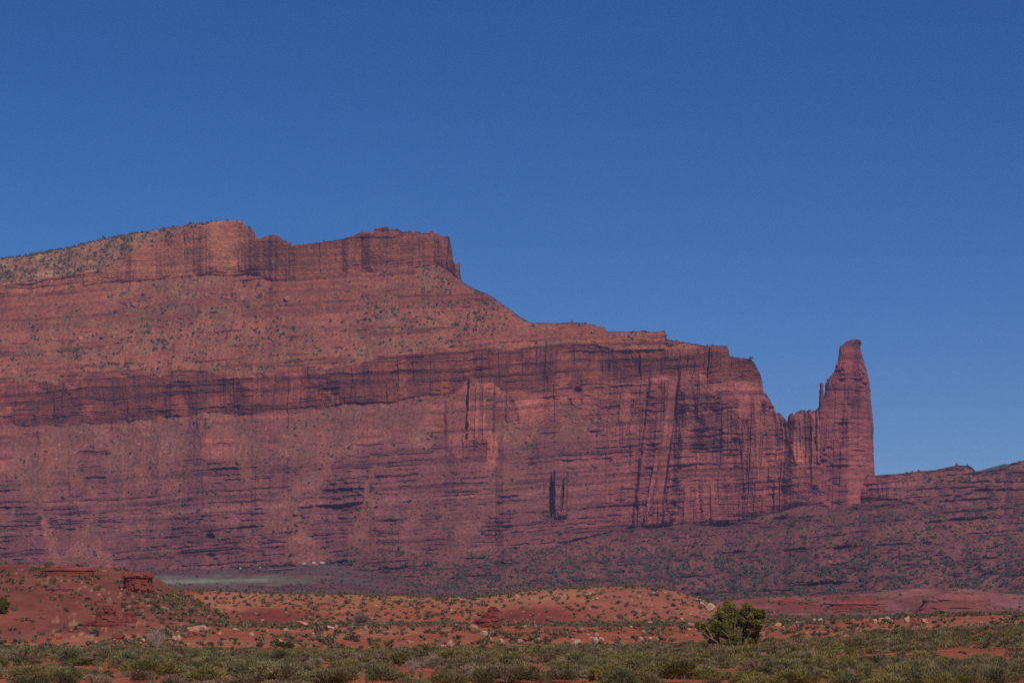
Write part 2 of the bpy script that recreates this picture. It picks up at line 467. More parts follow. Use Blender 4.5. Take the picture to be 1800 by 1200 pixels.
def bump(cx, cy, rx, ry, d, hard=0.25, tilt=0.0):
    pw = 2.0 if rx < 9 else 14.0
    u = ((np.abs(PX - cx - tilt * (R - cy)) / rx) ** pw + (np.abs(R - cy) / ry) ** pw) ** (1 / pw) + (0.45 if rx < 9 else 0.22) * (fine - 0.5)
    return d * (1 - sst(1 - hard, 1 + hard, u))
def rib(m, x0, y0, x1, y1, w0, w1):
    t = np.clip((R - y0) / (y1 - y0), 0, 1)
    d = np.abs(PX - x0 - t * (x1 - x0)) + 1.6 * (fine - 0.5)
    e_ = sst(-6, 8, R - y0) * sst(-6, 8, y1 - R)
    return np.maximum(m, (1 - sst(0.75, 1.15, d / (w0 + (w1 - w0) * t))) * e_)
lightp, darkz = np.zeros_like(R), np.zeros_like(R)
for a_ in ((1174, 668, 1166, 795, 5.5, 5.0), (1154, 805, 1132, 922, 4.5, 3.5), (1206, 858, 1204, 922, 5, 5.5), (1222, 870, 1221, 922, 3, 3), (1300, 672, 1306, 740, 14, 10), (1250, 850, 1250, 920, 4, 4), (1330, 700, 1338, 850, 7, 9),
           (840, 680, 838, 780, 3, 4), (852, 678, 852, 780, 3, 4), (864, 760, 866, 812, 8, 12), (826, 680, 822, 800, 2.5, 3), (1100, 690, 1096, 745, 10, 10), (930, 700, 930, 745, 26, 20), (1390, 770, 1402, 822, 9, 8), (1430, 730, 1428, 860, 7, 7), (358, 732, 364, 790, 15, 10)):
    lightp = rib(lightp, *a_)
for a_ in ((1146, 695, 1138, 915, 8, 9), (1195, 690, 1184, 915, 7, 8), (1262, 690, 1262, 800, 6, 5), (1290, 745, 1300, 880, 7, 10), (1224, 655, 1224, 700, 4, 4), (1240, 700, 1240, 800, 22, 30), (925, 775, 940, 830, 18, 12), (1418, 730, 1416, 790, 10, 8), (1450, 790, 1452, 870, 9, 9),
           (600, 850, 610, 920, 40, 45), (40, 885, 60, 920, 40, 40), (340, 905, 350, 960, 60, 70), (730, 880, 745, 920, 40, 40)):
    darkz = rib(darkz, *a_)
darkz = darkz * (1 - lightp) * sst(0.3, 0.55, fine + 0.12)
rx = sst(1500, 1600, PX)
A1 = A1 * (1 + 2.2 * rx * LM(1)); A2 = A2 * (1 + 1.6 * rx * LM(1))
rgh = 0.45 + 0.95 * sst(0.38, 0.62, fbm(PX / 40, R / 34, 67, 3))
rgh = rgh * (1 - 0.85 * lightp) * (1 + 0.45 * darkz)   # some faces are smooth, some broken
vg = 0.25 + 1.0 * sst(0.40, 0.60, fbm(PX / 34, R / 70, 79, 3))
D = -rock * (rgh * (A1 * (p1 - 0.5) + A2 * (p2 - 0.5)) + vg * (B1 * (q1 - 0.5) + B2 * (q2 - 0.5) + B3 * (q3 - 0.5)))
D += -14 * (fbm(PX / 75, R / 220, 71, 3) - 0.5) * 2 * soften(0.4 + 0.6 * LM(2, 3, 5) + 0.35 * LM(1) - 0.25 * LM(0) + 0 * R)
D += -9 * (1 - 2 * np.abs(fbm((PX + 0.1 * (R - 760)) / 52, R / 260, 78, 3) - 0.5) * 2) * soften(LM(1, 2) * W + 0.45 * LM(3) + 0 * R)
D += -9 * (fbm(PX / 34, R / 160, 77, 2) - 0.5) * 2 * soften(LM(5) + 0 * R, 31)
D += bump(1415, 800, 32, 95, -14, 0.5)
# runnels down the loose slopes
rn = np.abs(fbm((PX + 0.25 * (R - 600)) / 13, R / 90, 72, 3) - 0.5) * 2
D += tal * (4.5 * LM(2) + 6.0 * LM(4)) * (0.5 - rn) + tal * 1.4 * (fine - 0.5)
D += (vnoise(PX / 2.1, R / 1.9, 73) - 0.5) * (1.3 * tal + 0.9 * rock) + 3.0 * tal * (fbm(PX / 8, R / 6, 76, 3) - 0.5)
panel = bump(1172, 765, 9.5, 112, 1.0, 0.12, -0.13)
flame = bump(845, 740, 23, 74, 1.0, 0.10, -0.02)
D = D * (1 - 0.85 * panel) + 3.5 * panel
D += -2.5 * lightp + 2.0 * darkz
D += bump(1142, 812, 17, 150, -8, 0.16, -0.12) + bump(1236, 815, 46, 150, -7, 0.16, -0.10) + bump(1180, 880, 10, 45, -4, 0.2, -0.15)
D += -17 * flame * (1 - 0.9 * sst(750, 810, R)) + bump(803, 760, 19, 55, -8, 0.2)
D += bump(968.5, 873, 2.6, 36, 20, 0.3) + bump(985, 868, 11, 40, -12, 0.15) + bump(988, 872, 1.8, 24, 12, 0.4, -0.08)
D += bump(1463, 862, 3.4, 13, 16, 0.3) + bump(1473, 870, 5, 17, -6, 0.2)
D += bump(370, 943, 8, 3.2, 14, 0.35) + bump(371, 975, 6, 2.6, 9, 0.4) + bump(583, 692, 14, 9, 3, 0.3) + bump(230, 632, 9, 7, -5, 0.3) + bump(198, 633, 9, 6, -5, 0.3)
D += bump(1745, 936, 14, 7, 6, 0.4) + bump(1740, 940, 3, 6, 8, 0.3) + bump(600, 896, 16, 6, 7, 0.4) + bump(1016, 686, 6, 3, 8, 0.3) + bump(1443, 820, 12, 3, 4, 0.3)
for i in range(1, NRT):                                # thin layers follow the rock below them, overhangs stay shallow
    st_ = R[i - 1] - R[i]
    dY = Yd[i] - Yd[i - 1]
    D[i] = np.clip(D[i], D[i - 1] - dY - 1.9 * st_, D[i - 1] + np.maximum(6 * st_, 2.0 * dY))
D[:2] *= 0.2
Y2 = Yd + D
Xm = (PX - 900) / F * Yd
Zm = EYE + tt * Yd
# --- rock colours, with lit ribs and shaded ledge clusters put into the colour
K = 1.06
hb1, hb2, hb3 = _h(b1, b1 * 0 + 3, 301), _h(b2, b2 * 0 + 7, 302), _h(b3, b3 * 0 + 1, 303)
C = np.zeros((NRT, NC, 3))
base = [lin(108, 62, 63), lin(112, 65, 68), lin(128, 73, 68), lin(104, 55, 51), lin(132, 79, 67), lin(148, 89, 73), lin(146, 94, 76)]
C[:] = base[0]
for k in range(1, 7):
    am_ = 11.0 if k < 5 else 2.5
    Rw = R + am_ * 2 * (fbm(PX / 24, R / 12, 90 + k, 4) - 0.5)
    wk = sst(-am_ * 0.45, am_ * 0.45, L[k][None] - Rw) * np.maximum(sst(1, 8, L[k] - L[k + 1])[None], (lk == k))
    C = mix(C, np.broadcast_to(base[k], C.shape), wk)
C = mix(C, np.broadcast_to(lin(111, 66, 67), C.shape), LM(0, 1) * rx * 0.8)
ml = LM(1) * (1 - 0.6 * W)
C = mix(C, np.broadcast_to(lin(138, 87, 86), C.shape), ml * sst(0.62, 0.8, hb1) * 0.6)
C = mix(C, np.broadcast_to(lin(96, 54, 58), C.shape), ml * sst(0.6, 0.9, hb2) * 0.6)
C = mix(C, np.broadcast_to(lin(142, 79, 77), C.shape), LM(1) * W * 0.85)
stain = sst(0.48, 0.66, 0.65 * fbm(pxw / 20, R / 60, 81, 4) + 0.35 * fbm(pxw / 6, R / 90, 80, 3)) * sst(0.3, 0.6, fbm(PX / 60, R / 50, 82, 3))
C = mix(C, np.broadcast_to(lin(78, 44, 48), C.shape), stain * rock * (LM(5) * 0.16 + LM(3) * 0.45 + LM(2) * 0.25 + LM(1) * W * 0.18))
panelc = sst(0.5, 0.62, fbm(pxw / 26, R / 34, 83, 3))
C = mix(C, np.broadcast_to(lin(136, 74, 63), C.shape), LM(3) * panelc * (0.75 - 0.45 * sst(900, 1200, PX)))
C = mix(C, np.broadcast_to(lin(156, 88, 80), C.shape), (LM(2) * (pink + wall)[None]) * (1 - sst(12, 45, R - yB[None])) * 0.6)
C = mix(C, np.broadcast_to(lin(152, 87, 80), C.shape), lightp * 0.65)  # lit look of the smooth ribs painted in as a lighter tone
C = mix(C, np.broadcast_to(lin(96, 54, 58), C.shape), darkz * 0.5)  # ledge shade of the broken clusters painted in as a darker tone
# dark varnished stretch of the wall's middle
C = mix(C, np.broadcast_to(lin(104, 58, 62), C.shape), W * LM(1, 2) * (1 - panel) * sst(0.42, 0.6, fbm(PX / 34, R / 60, 84, 3)) * 0.22)
C = mix(C, np.broadcast_to(lin(118, 64, 56), C.shape), LM(4) * np.maximum(facet, rband) * 0.75)
C = mix(C, np.broadcast_to(lin(120, 68, 60), C.shape), LM(5) * sst(428, 452, PX + 12 * (fine - 0.5)) * 0.7)
C = mix(C, np.broadcast_to(lin(164, 104, 84), C.shape), LM(5) * np.exp(-(((PX - 375) / 60) ** 2 + ((R - 445) / 40) ** 2) ** 2) * 0.6 * sst(0.3, 0.6, patch))
C = mix(C, np.broadcast_to(lin(178, 136, 108), C.shape), LM(6) * sst(0.55, 0.65, fbm(PX / 45, s / 4, 98, 3)) * 0.6)
C = mix(C, np.broadcast_to(lin(116, 72, 58), C.shape), LM(6) * sst(0.56, 0.66, fbm(PX / 50, s / 5, 99, 3)) * 0.6)
# loose slope: red brown earth, greyer and olive where grass holds it
tc1 = np.where(LM(4)[..., None] > 0, lin(130, 76, 66), np.where(LM(6)[..., None] > 0, lin(138, 94, 76), np.where(LM(0)[..., None] > 0, lin(108, 64, 63), lin(116, 69, 65))))
C = mix(C, tc1, tal * 0.9)
ol = sst(0.46, 0.66, fbm(PX / 42, R / 26, 85, 4))
C = mix(C, np.broadcast_to(lin(110, 80, 68), C.shape), tal * ol * (LM(4) * 0.5 + LM(2) * 0.35 + LM(1) * 0.25 + LM(0) * 0.15))
C = mix(C, np.broadcast_to(lin(116, 74, 66), C.shape), cone * 0.55)
C = mix(C, np.broadcast_to(lin(140, 80, 65), C.shape), red * 0.30 * sst(0.25, 0.5, fine + 0.15))
C = mix(C, np.broadcast_to(lin(168, 98, 80), C.shape), bump(864, 793, 9, 24, 0.8, 0.5) + bump(1400, 800, 9, 16, 0.8, 0.4) + bump(1347, 815, 8, 8, 0.6, 0.4))
rubble = sst(0.62, 0.72, fbm(PX / 4, R / 3.5, 86, 3)) * tal * sst(0.4, 0.6, fbm(PX / 50, R / 50, 87, 2))
C = mix(C, np.broadcast_to(lin(154, 104, 86), C.shape), rubble * 0.5)
C = mix(C, np.broadcast_to(lin(84, 46, 52), C.shape), LM(0) * rock * sst(0.55, 0.8, hb2) * 0.5)
C *= (0.80 + 0.40 * hb2[..., None] * rock[..., None] + 0.20 * tal[..., None]) * (0.9 + 0.2 * hb3[..., None])
C *= (0.72 + 0.56 * fbm(PX / 30, R / 22, 88, 5))[..., None] * (0.72 + 0.56 * vnoise(PX / 2.6, R / 2.2, 89))[..., None] * np.array([1.0, 1.0, 0.90])
C[..., 2] *= 1 - 0.09 * np.broadcast_to(LM(3, 4, 5, 6)[:, 0][:, None], R.shape)
C *= (1 - 0.24 * rock * (1 - LM(5)) * (hb2 < 0.2) * sst(0.3, 0.5, vnoise(PX / 60, b2 * 1.0, 95)))[..., None]
C = np.clip(C * K * np.array([1.0, 0.985, 0.88]), 0.005, 0.85)
# --- close the top and the back
Wd = np.interp(px, [-330, 380, 430, 800, 950, 1280, 1340, 1383, 1440, 1475, 1560, 2150], [500, 420, 260, 160, 120, 90, 50, 16, 16, 40, 160, 300])
bk = []
for f, dz in ((0.25, 0.012), (0.6, 0.05), (1.0, 0.10)):
    bk.append((Y2[-1] + Wd * f, Zm[-1] - Wd * dz))
zbase = Zm[0] - 12
bk.append((Y2[-1] + Wd * 1.0 + 90, np.maximum(Zm[-1] * 0.55, zbase)))
bk.append((Y2[-1] + Wd + 260, zbase))
skirt_Y, skirt_Z = Y2[0] - 1, Zm[0] - 14
Yall = np.concatenate([skirt_Y[None], Y2] + [b[0][None] for b in bk], 0)
Zall = np.concatenate([skirt_Z[None], Zm] + [b[1][None] for b in bk], 0)
Xall = np.concatenate([Xm[:1], Xm] + [((px - 900) / F * b[0])[None] for b in bk], 0)
Xall[-5:] = Xm[-1][None]
Call = np.concatenate([C[:1], C] + [C[-1:]] * 5, 0)
V = np.stack([Xall, Yall, Zall], -1)
mesa = empty('mesa', (0, 2480, 60))
tag(mesa, 'long layered red sandstone mesa filling the middle of the view', 'mesa', kind='structure')
cut = np.cumsum([0] + NR)
names = ['rocky_apron', 'purple_ledges', 'lower_slope', 'dark_cliff_band', 'scree_slope', 'cap_cliff', 'plateau']
plabel = ['gently sloping shrubby rock apron', 'broken purple ledges', 'pink walls and loose cones', 'dark brown cliff band', 'long steep slope of red scree', 'sheer orange cap cliff', 'pale tilted plateau top']
off = Vector((0, 2480, 60))
for k in range(7):
    r0, r1 = cut[k] + 1, cut[k + 1] + 1
    if k == 0: r0 = 0
    if k == 6: r1 = len(V) - 1
    sub = V[r0:r1 + 1] - np.array(off)
    nr = len(sub)
    me = mesh_np(names[k], sub, grid_faces(nr, NC), Call[r0:r1 + 1], smooth=False)
    o = link(names[k], me, M_mesa, mesa); o['label'] = plabel[k]

# ================================================================== ROCK TOWER
def ring_rock(rows_, nth, seed, f_left, f_right, f_half, yc, amp, colfun, exp=2.6, corner=None):
    """stack of rings whose left and right edge follow f_left/f_right (metres) at height z"""
    z = rows_; nr = len(z)
    th = np.linspace(0, 2 * np.pi, nth, endpoint=False)
    ct, st_ = np.cos(th), np.sin(th)
    cx = np.sign(ct) * np.abs(ct) ** (2 / exp); cy = np.sign(st_) * np.abs(st_) ** (2 / exp)
    l, r, h = f_left(z), f_right(z), f_half(z)
    mx_, hw = (l + r) / 2, (r - l) / 2
    X = mx_[:, None] + hw[:, None] * cx[None]
    Y = yc + h[:, None] * cy[None]
    if corner is not None:                             # a corner in the front: the part right of it turns away
        u_ = (X - mx_[:, None]) / hw[:, None]; uc = corner
        Y = Y + h[:, None] * 1.25 * np.maximum(0, u_ - uc) / (1 - uc)
    # relief pushed along the outline's own normal
    nx, ny = cx[None] / np.maximum(hw[:, None], .3), cy[None] / np.maximum(h[:, None], .3)
    nl = np.hypot(nx, ny) + 1e-9
    d = amp(X, Y, np.repeat(z[:, None], nth, 1), np.repeat(th[None], nr, 0))
    X = X + nx / nl * d; Y = Y + ny / nl * d
    Z = np.repeat(z[:, None], nth, 1)
    if corner is not None: X = X * (Y / yc)
    return np.stack([X, Y, Z], -1), colfun(X * (yc / Y) if corner is not None else X, Y, Z)

def close_rings(P, Cc):
    nr, nth = P.shape[:2]
    V_ = P.reshape(-1, 3); C_ = Cc.reshape(-1, 3)
    f = grid_faces(nr, nth, True)
    top = V_[-nth:].mean(0); top[2] = V_[-nth:, 2].max() + 0.02
    bot = V_[:nth].mean(0)
    V_ = np.concatenate([V_, [bot], [top]]); C_ = np.concatenate([C_, [C_[0]], [C_[-1]]])
    n0 = nr * nth
    j = np.arange(nth); j1 = (j + 1) % nth
    ft = np.stack([(nr - 1) * nth + j, (nr - 1) * nth + j1, np.full(nth, n0 + 1), np.full(nth, n0 + 1)], 1)
    fb = np.stack([j1, j, np.full(nth, n0), np.full(nth, n0)], 1)
    # triangles kept apart from the quads
    return V_, C_, f, np.concatenate([ft[:, :3], fb[:, :3]])

def mesh_mixed(name, V_, C_, quads, tris, smooth=False):
    me = bpy.data.meshes.new(name)
    me.vertices.add(len(V_)); me.vertices.foreach_set('co', np.ascontiguousarray(V_, np.float32).ravel())
    lp = np.concatenate([quads.ravel(), tris.ravel()]).astype(np.int32)
    me.loops.add(len(lp)); me.loops.foreach_set('vertex_index', lp)
    tot = np.concatenate([np.full(len(quads), 4), np.full(len(tris), 3)]).astype(np.int32)
    me.polygons.add(len(tot))
    me.polygons.foreach_set('loop_start', np.concatenate([[0], np.cumsum(tot)[:-1]]).astype(np.int32))
    me.polygons.foreach_set('loop_total', tot)
    me.polygons.foreach_set('use_smooth', np.full(len(tot), bool(smooth)))
    at = me.color_attributes.new('Col', 'FLOAT_COLOR', 'POINT')
    c = np.ones((len(V_), 4), np.float32); c[:, :3] = C_
    at.data.foreach_set('color', c.ravel())
    me.update(calc_edges=True); me.validate()
    return me

YT = float(foot_dist(np.array([1485.0]))[0]) + 6
mpp = YT / F
TL = [(597, 1498), (599, 1491), (602, 1486), (606, 1482), (610, 1475.5), (614, 1475), (622, 1474), (630, 1473), (640, 1470.5), (641, 1468.5), (648, 1467.5), (655, 1466.5), (656, 1464), (661, 1463.5), (662, 1458.5), (666, 1457.5), (667, 1453), (672, 1452), (673, 1450),
      (687, 1449.5), (700, 1447), (715, 1440), (730, 1436), (747, 1432), (780, 1430), (807, 1428), (833, 1425), (860, 1420), (890, 1412), (915, 1404)]
TR = [(597, 1513), (601, 1514.5), (605, 1512.5), (611, 1512.5), (622, 1516), (630, 1518), (640, 1521), (650, 1525), (660, 1527), (667, 1528), (687, 1530), (700, 1531), (715, 1533), (730, 1534),
      (747, 1536), (773, 1535), (807, 1536.5), (833, 1538), (860, 1543), (890, 1552), (915, 1566)]
zt = np.linspace(zrow(916, YT), zrow(597.3, YT), 340)
rowz = lambda z: YH - (z - EYE) / YT * F
def t_amp(X, Y, Z, th):
    rr = rowz(Z); cc = X / YT * F + 900
    ss = rr + 0.05 * cc + 2 * (fbm(cc / 16, rr / 10, 401, 2) - 0.5)
    ba, bb = beds(ss, 11, 402), beds(ss, 4.2, 403)
    u = th * 9.5 + 1.2 * (fbm(th * 6, rr / 40, 404, 3) - 0.5)
    ja, jb = np.floor(u), np.floor(u * 3.3)
    rg = 0.3 + 1.1 * sst(0.4, 0.6, fbm(cc / 30, rr / 40, 405, 3)) * (1 - 0.75 * sst(1488, 1494, cc) * sst(700, 720, rr))
    d = rg * (2.3 * (sst(.35, .65, rownoise(th * 2, ba, 406)) - .5) + 1.5 * (sst(.4, .6, rownoise(th * 6, bb, 407)) - .5))
    d += 1.6 * (rownoise(rr / 110, ja, 408) - 0.5) + 0.7 * (rownoise(rr / 60, jb, 409) - 0.5)
    crack = np.interp(rr, [660, 760, 800, 905], [1489, 1487, 1481, 1478])
    fr = (Y < YT + 4)
    d -= fr * 4.2 * np.exp(-((cc - crack) / 1.1) ** 2) * sst(655, 670, rr) * (0.5 + 0.5 * sst(0.3, 0.6, fbm(rr / 12, rr * 0, 411, 2)))
    d -= fr * 1.6 * np.exp(-((cc - 1466 + 0.03 * (rr - 700)) / 0.9) ** 2) * sst(680, 700, rr)
    d -= fr * (3.5 * sst(0, 6, crack - cc)) * sst(650, 700, rr)
    d -= 0.7 * np.exp(-((rr - 611) / 1.3) ** 2) + 1.6 * np.exp(-((rr - 687.5 - 0.03 * (cc - 1480)) / 1.0) ** 2) * fr
    d = (d - 0.5) * (0.3 + 0.7 * np.abs(np.sin(th)))
    return d * np.clip((916 - rr) / 5, 0, 1) * (0.2 + 0.8 * sst(597, 650, rr))
def t_col(X, Y, Z):
    rr = rowz(Z); cc = X / YT * F + 900
    c = np.broadcast_to(lin(130, 70, 71), X.shape + (3,)).copy()
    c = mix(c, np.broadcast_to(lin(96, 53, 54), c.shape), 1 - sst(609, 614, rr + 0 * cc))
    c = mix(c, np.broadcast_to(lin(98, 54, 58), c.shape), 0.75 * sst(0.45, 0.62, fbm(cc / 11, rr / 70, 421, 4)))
    c = mix(c, np.broadcast_to(lin(152, 84, 78), c.shape), sst(1488, 1493, cc) * sst(735, 800, rr) * 0.7)  # lit right face of the tower put into the colour
    bb = beds(rr + 0.05 * cc, 4.2, 403)
    c *= (0.76 + 0.48 * _h(bb, bb * 0 + 2, 422))[..., None] * (0.82 + 0.36 * fbm(cc / 14, rr / 12, 423, 4))[..., None]
    return np.clip(c * K * np.array([1.08, 1.07, 0.96]), 0.005, 0.8)
XT = lambda pts: (lambda z: (pl(pts, rowz(z)) - 900) * mpp)
half = lambda z: np.interp(rowz(z), [597, 612, 660, 715, 833, 915], [6, 10, 15, 19, 24, 34])
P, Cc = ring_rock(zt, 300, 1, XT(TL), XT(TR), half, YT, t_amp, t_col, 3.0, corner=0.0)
org = np.array([wx(1485, YT), YT, zrow(916, YT)])
Vt, Ct, qd, tr = close_rings(P - org, Cc)
tower = empty('rock_tower', tuple(org))
tag(tower, 'tall isolated tapering red sandstone tower with a hooked cap', 'rock tower')
link('tower_shaft', mesh_mixed('tower_shaft', Vt, Ct, qd, tr), M_mesa, tower)
def pin_amp(X, Y, Z, th):
    rr = rowz(Z); b_ = beds(rr, 4, 431)
    return 0.9 * (rownoise(th * 2, b_, 432) - 0.5)
zp = np.linspace(zrow(735, YT), zrow(673, YT), 60)
PL_ = XT([(673, 1442), (676, 1439.5), (683, 1440.5), (687, 1439.5), (700, 1439), (716, 1437.5), (735, 1434)])
PR_ = XT([(673, 1444), (676, 1446.3), (683, 1445.2), (687, 1446), (700, 1446.5), (716, 1450), (735, 1455)])
P, Cc = ring_rock(zp, 40, 2, PL_, PR_, lambda z: np.interp(rowz(z), [673, 680, 735], [1.5, 2.6, 7]), YT - 6, pin_amp, t_col, 2.3)
Vt, Ct, qd, tr = close_rings(P - org, Cc)
link('pinnacle', mesh_mixed('pinnacle', Vt, Ct, qd, tr), M_mesa, tower)

# far green ridge seen through the gap at the right
npx = np.linspace(1560, 2300, 240)
ry = pl([(1560, 850), (1690, 832), (1715, 829), (1740, 822), (1765, 816), (1785, 815), (1830, 820), (2300, 830)], npx) + 2 * (fbm(npx / 9, npx * 0, 441, 4) - .5)
ring = []
for f, dy in ((0.2, -300), (0.7, -150), (1.0, 0), (0.6, 200), (0.1, 500)):
    Yr = 4300.0 + dy
    ring.append(np.stack([(npx - 900) / F * Yr, np.full_like(npx, Yr) + 60 * (fbm(npx / 20, npx * 0 + f * 9, 442, 3) - .5), zrow(ry, 4300.0) * f], -1))
ring = np.array(ring)
cr = np.broadcast_to(lin(74, 74, 62), ring.shape) * (0.7 + 0.6 * fbm(ring[..., 0] / 25, ring[..., 1] / 25, 443, 4))[..., None]
tag(link('distant_ridge', mesh_np('distant_ridge', ring, grid_faces(5, 240), cr), M_mesa), 'dark green far ridge in the gap at the right', 'ridge', kind='structure')

# ================================================================== GROUND SHEET
gpx = np.concatenate([np.linspace(-6000, -660, 70), np.linspace(-650, 2450, 1150), np.linspace(2460, 7800, 70)])
GC = len(gpx)
gy = np.concatenate([np.geomspace(6, 60, 30)[:-1], np.geomspace(60, 700, 400), np.geomspace(703, 2860, 211)])
GR = len(gy)
GY = np.repeat(gy[None], GC, 0)
GZ = ground(gpx, GY)
GX = (gpx[:, None] - 900) / F * GY
row = YH - (GZ - EYE) * F / GY
gp = np.repeat(gpx[:, None], GR, 1)
n1, n2 = fbm(GX / 22, GY / 22, 501, 4), fbm(GX / 4, GY / 4, 502, 4)
S = GX.shape + (3,)
full = lambda r_, g_, b_: np.broadcast_to(lin(r_, g_, b_), S)
G = full(156, 78, 54).copy()
G = mix(G, full(162, 92, 66), sst(0.45, 0.65, n1) * sst(180, 300, GY) * 0.8)
G = mix(G, full(166, 100, 68), sst(555, 590, GY) * (1 - sst(620, 660, GY)) * 0.85 * sst(330, 420, gp))
G = mix(G, full(148, 78, 62), sst(470, 540, GY) * sst(980, 1060, gp) * 0.8)
dark = np.exp(-(((gp - 470) / 75) ** 2 + ((row - 1083) / 14) ** 2) ** 2) + np.exp(-(((gp - 935) / 85) ** 2 + ((row - 1085) / 22) ** 2) ** 2) \
     + 0.7 * np.exp(-(((gp - 770) / 60) ** 2 + ((row - 1096) / 5) ** 2) ** 2)
G = mix(G, full(124, 55, 45), np.clip(dark, 0, 1) * sst(320, 345, GY) * (GY < 700))
lh = (GY > 325) & (GY < 540) & (gp < 430)
lm = lh * sst(0.3, 1.2, GZ - zrow(pl(BENCH, gp), 330)) * (1 - sst(395, 430, gp))
G = mix(G, full(126, 62, 50), lm * 0.85)
G = mix(G, full(132, 80, 70), lm * sst(0.55, 0.7, fbm(GX / 9, GY / 3, 503, 3)) * 0.4)
rt = sst(720, 860, GY) * (1 - sst(1150, 1300, GY)) * sst(1280, 1330, gp)
G = mix(G, full(134, 66, 56), rt)
G = mix(G, full(142, 82, 76), rt * sst(1480, 1580, gp) * 0.8)
G = mix(G, full(108, 56, 50), rt * sst(0.54, 0.62, fbm(GX / 14, GY / 9, 506, 4)) * 0.7)
G = mix(G, full(156, 96, 82), rt * sst(0.58, 0.66, fbm(GX / 9, GY / 12, 507, 4)) * 0.5)
G = mix(G, full(104, 50, 44), lm * sst(0.55, 0.62, fbm(GX / 7, GY / 7, 508, 4)) * 0.5)
va = sst(1100, 1350, GY)
G = mix(G, full(108, 60, 56), va)
G = mix(G, full(82, 44, 42), va * sst(0.56, 0.62, fbm(GX / 40, GY / 12, 509, 4)) * 0.6)
G = mix(G, full(92, 76, 68), va * sst(0.45, 0.6, fbm(GX / 50, GY / 30, 504, 4)) * 0.75)
fld = np.exp(-np.maximum(np.abs(gp - 400) / 170 - 0.0, 0) ** 6) * sst(1009, 1012, row) * (1 - sst(1027, 1030, row + (gp - 420) * 0.02)) * sst(1500, 1600, GY)
G = mix(G, full(112, 94, 76), np.clip(fld, 0, 1) * (0.4 + 0.4 * sst(0.4, 0.6, n1)))
strip = sst(1017, 1018.5, row + 0.012 * (gp - 350)) * (1 - sst(1024, 1027, row + 0.045 * (gp - 320))) * (1 - sst(455, 505, gp)) * sst(1500, 1600, GY)
G = mix(G, full(134, 118, 98), np.clip(strip, 0, 1) * (0.75 + 0.25 * n2))
peb = sst(0.66, 0.74, fbm(GX / 0.7, GY / 1.2, 505, 3)) * sst(225, 260, GY) * (1 - sst(440, 520, GY)) * sst(0.42, 0.6, n1)
G = mix(G, full(176, 130, 100), peb * 0.6)
G = G * (0.74 + 0.52 * n2)[..., None] * (0.86 + 0.28 * fbm(GX / 1.5, GY / 1.5, 511, 3))[..., None] * (0.9 + 0.2 * n1)[..., None]
GK = 0.98
G = np.clip(G * GK * np.array([0.92, 1.14, 1.18]), 0.005, 0.8)
gv = np.stack([GX, GY, GZ], -1).transpose(1, 0, 2)
tag(link('ground', mesh_np('ground', gv, grid_faces(GR, GC), G.transpose(1, 0, 2), smooth=True), M_soil), 'red desert ground rising in low hills', 'ground', kind='structure')
pv = np.array([[-7000, -3000, -18], [7000, -3000, -18], [7000, 7400, -18], [-7000, 7400, -18]], float)
tag(link('plain', mesh_np('plain', pv, np.array([[0, 1, 2, 3]]), np.broadcast_to(lin(130, 70, 55), (4, 3))), M_soil), 'red desert plain reaching the horizon', 'plain', kind='structure')

# dirt road by the parked vehicles
rp = np.array([(470, 1002.5), (490, 1001.6), (505, 1000.6), (518, 999.2), (527, 996.8), (536, 994.2), (552, 993.6), (572, 993.8)])
def valley_pt(p_, r_):
    """point on the valley floor or the apron nearest to the sight line"""
    g_, Y_ = toe(np.array([p_])); g_, Y_ = float(g_[0]), float(Y_[0])
    if r_ >= g_:
        Yh = hits(p_, r_)[0]
        if np.isfinite(Yh): return Yh, gz(p_, Yh)
    i = np.argmin(np.abs(px - p_)); j = np.argmin(np.abs(R[:, i] - r_))
    return float(Y2[j, i]), float(Zm[j, i])
rv = []
for p_, r_ in rp:
    Yr, zr_ = valley_pt(p_, r_)
    for dy in (-9, 9):
        rv.append((wx(p_, Yr), Yr + dy, zr_ + 0.9 + 0.06 * dy))
rf = np.array([[2 * i, 2 * i + 2, 2 * i + 3, 2 * i + 1] for i in range(len(rp) - 1)])
tag(link('dirt_road', mesh_np('dirt_road', np.array(rv), rf, np.broadcast_to(lin(176, 138, 118), (len(rv), 3))), M_soil), 'pale dirt road at the foot of the mesa', 'road', kind='structure')

# ================================================================== PLANTS
def leaf_quads(c, u, w):
    """centres (n,3), half axes u, w -> verts, faces"""
    v = np.stack([c - u - w, c + u - w * 0.5, c + u + w * 0.5, c - u + w], 1)
    return v.reshape(-1, 3), np.arange(len(c) * 4).reshape(-1, 4)

def unit(v):
    return v / (np.linalg.norm(v, axis=-1, keepdims=True) + 1e-9)

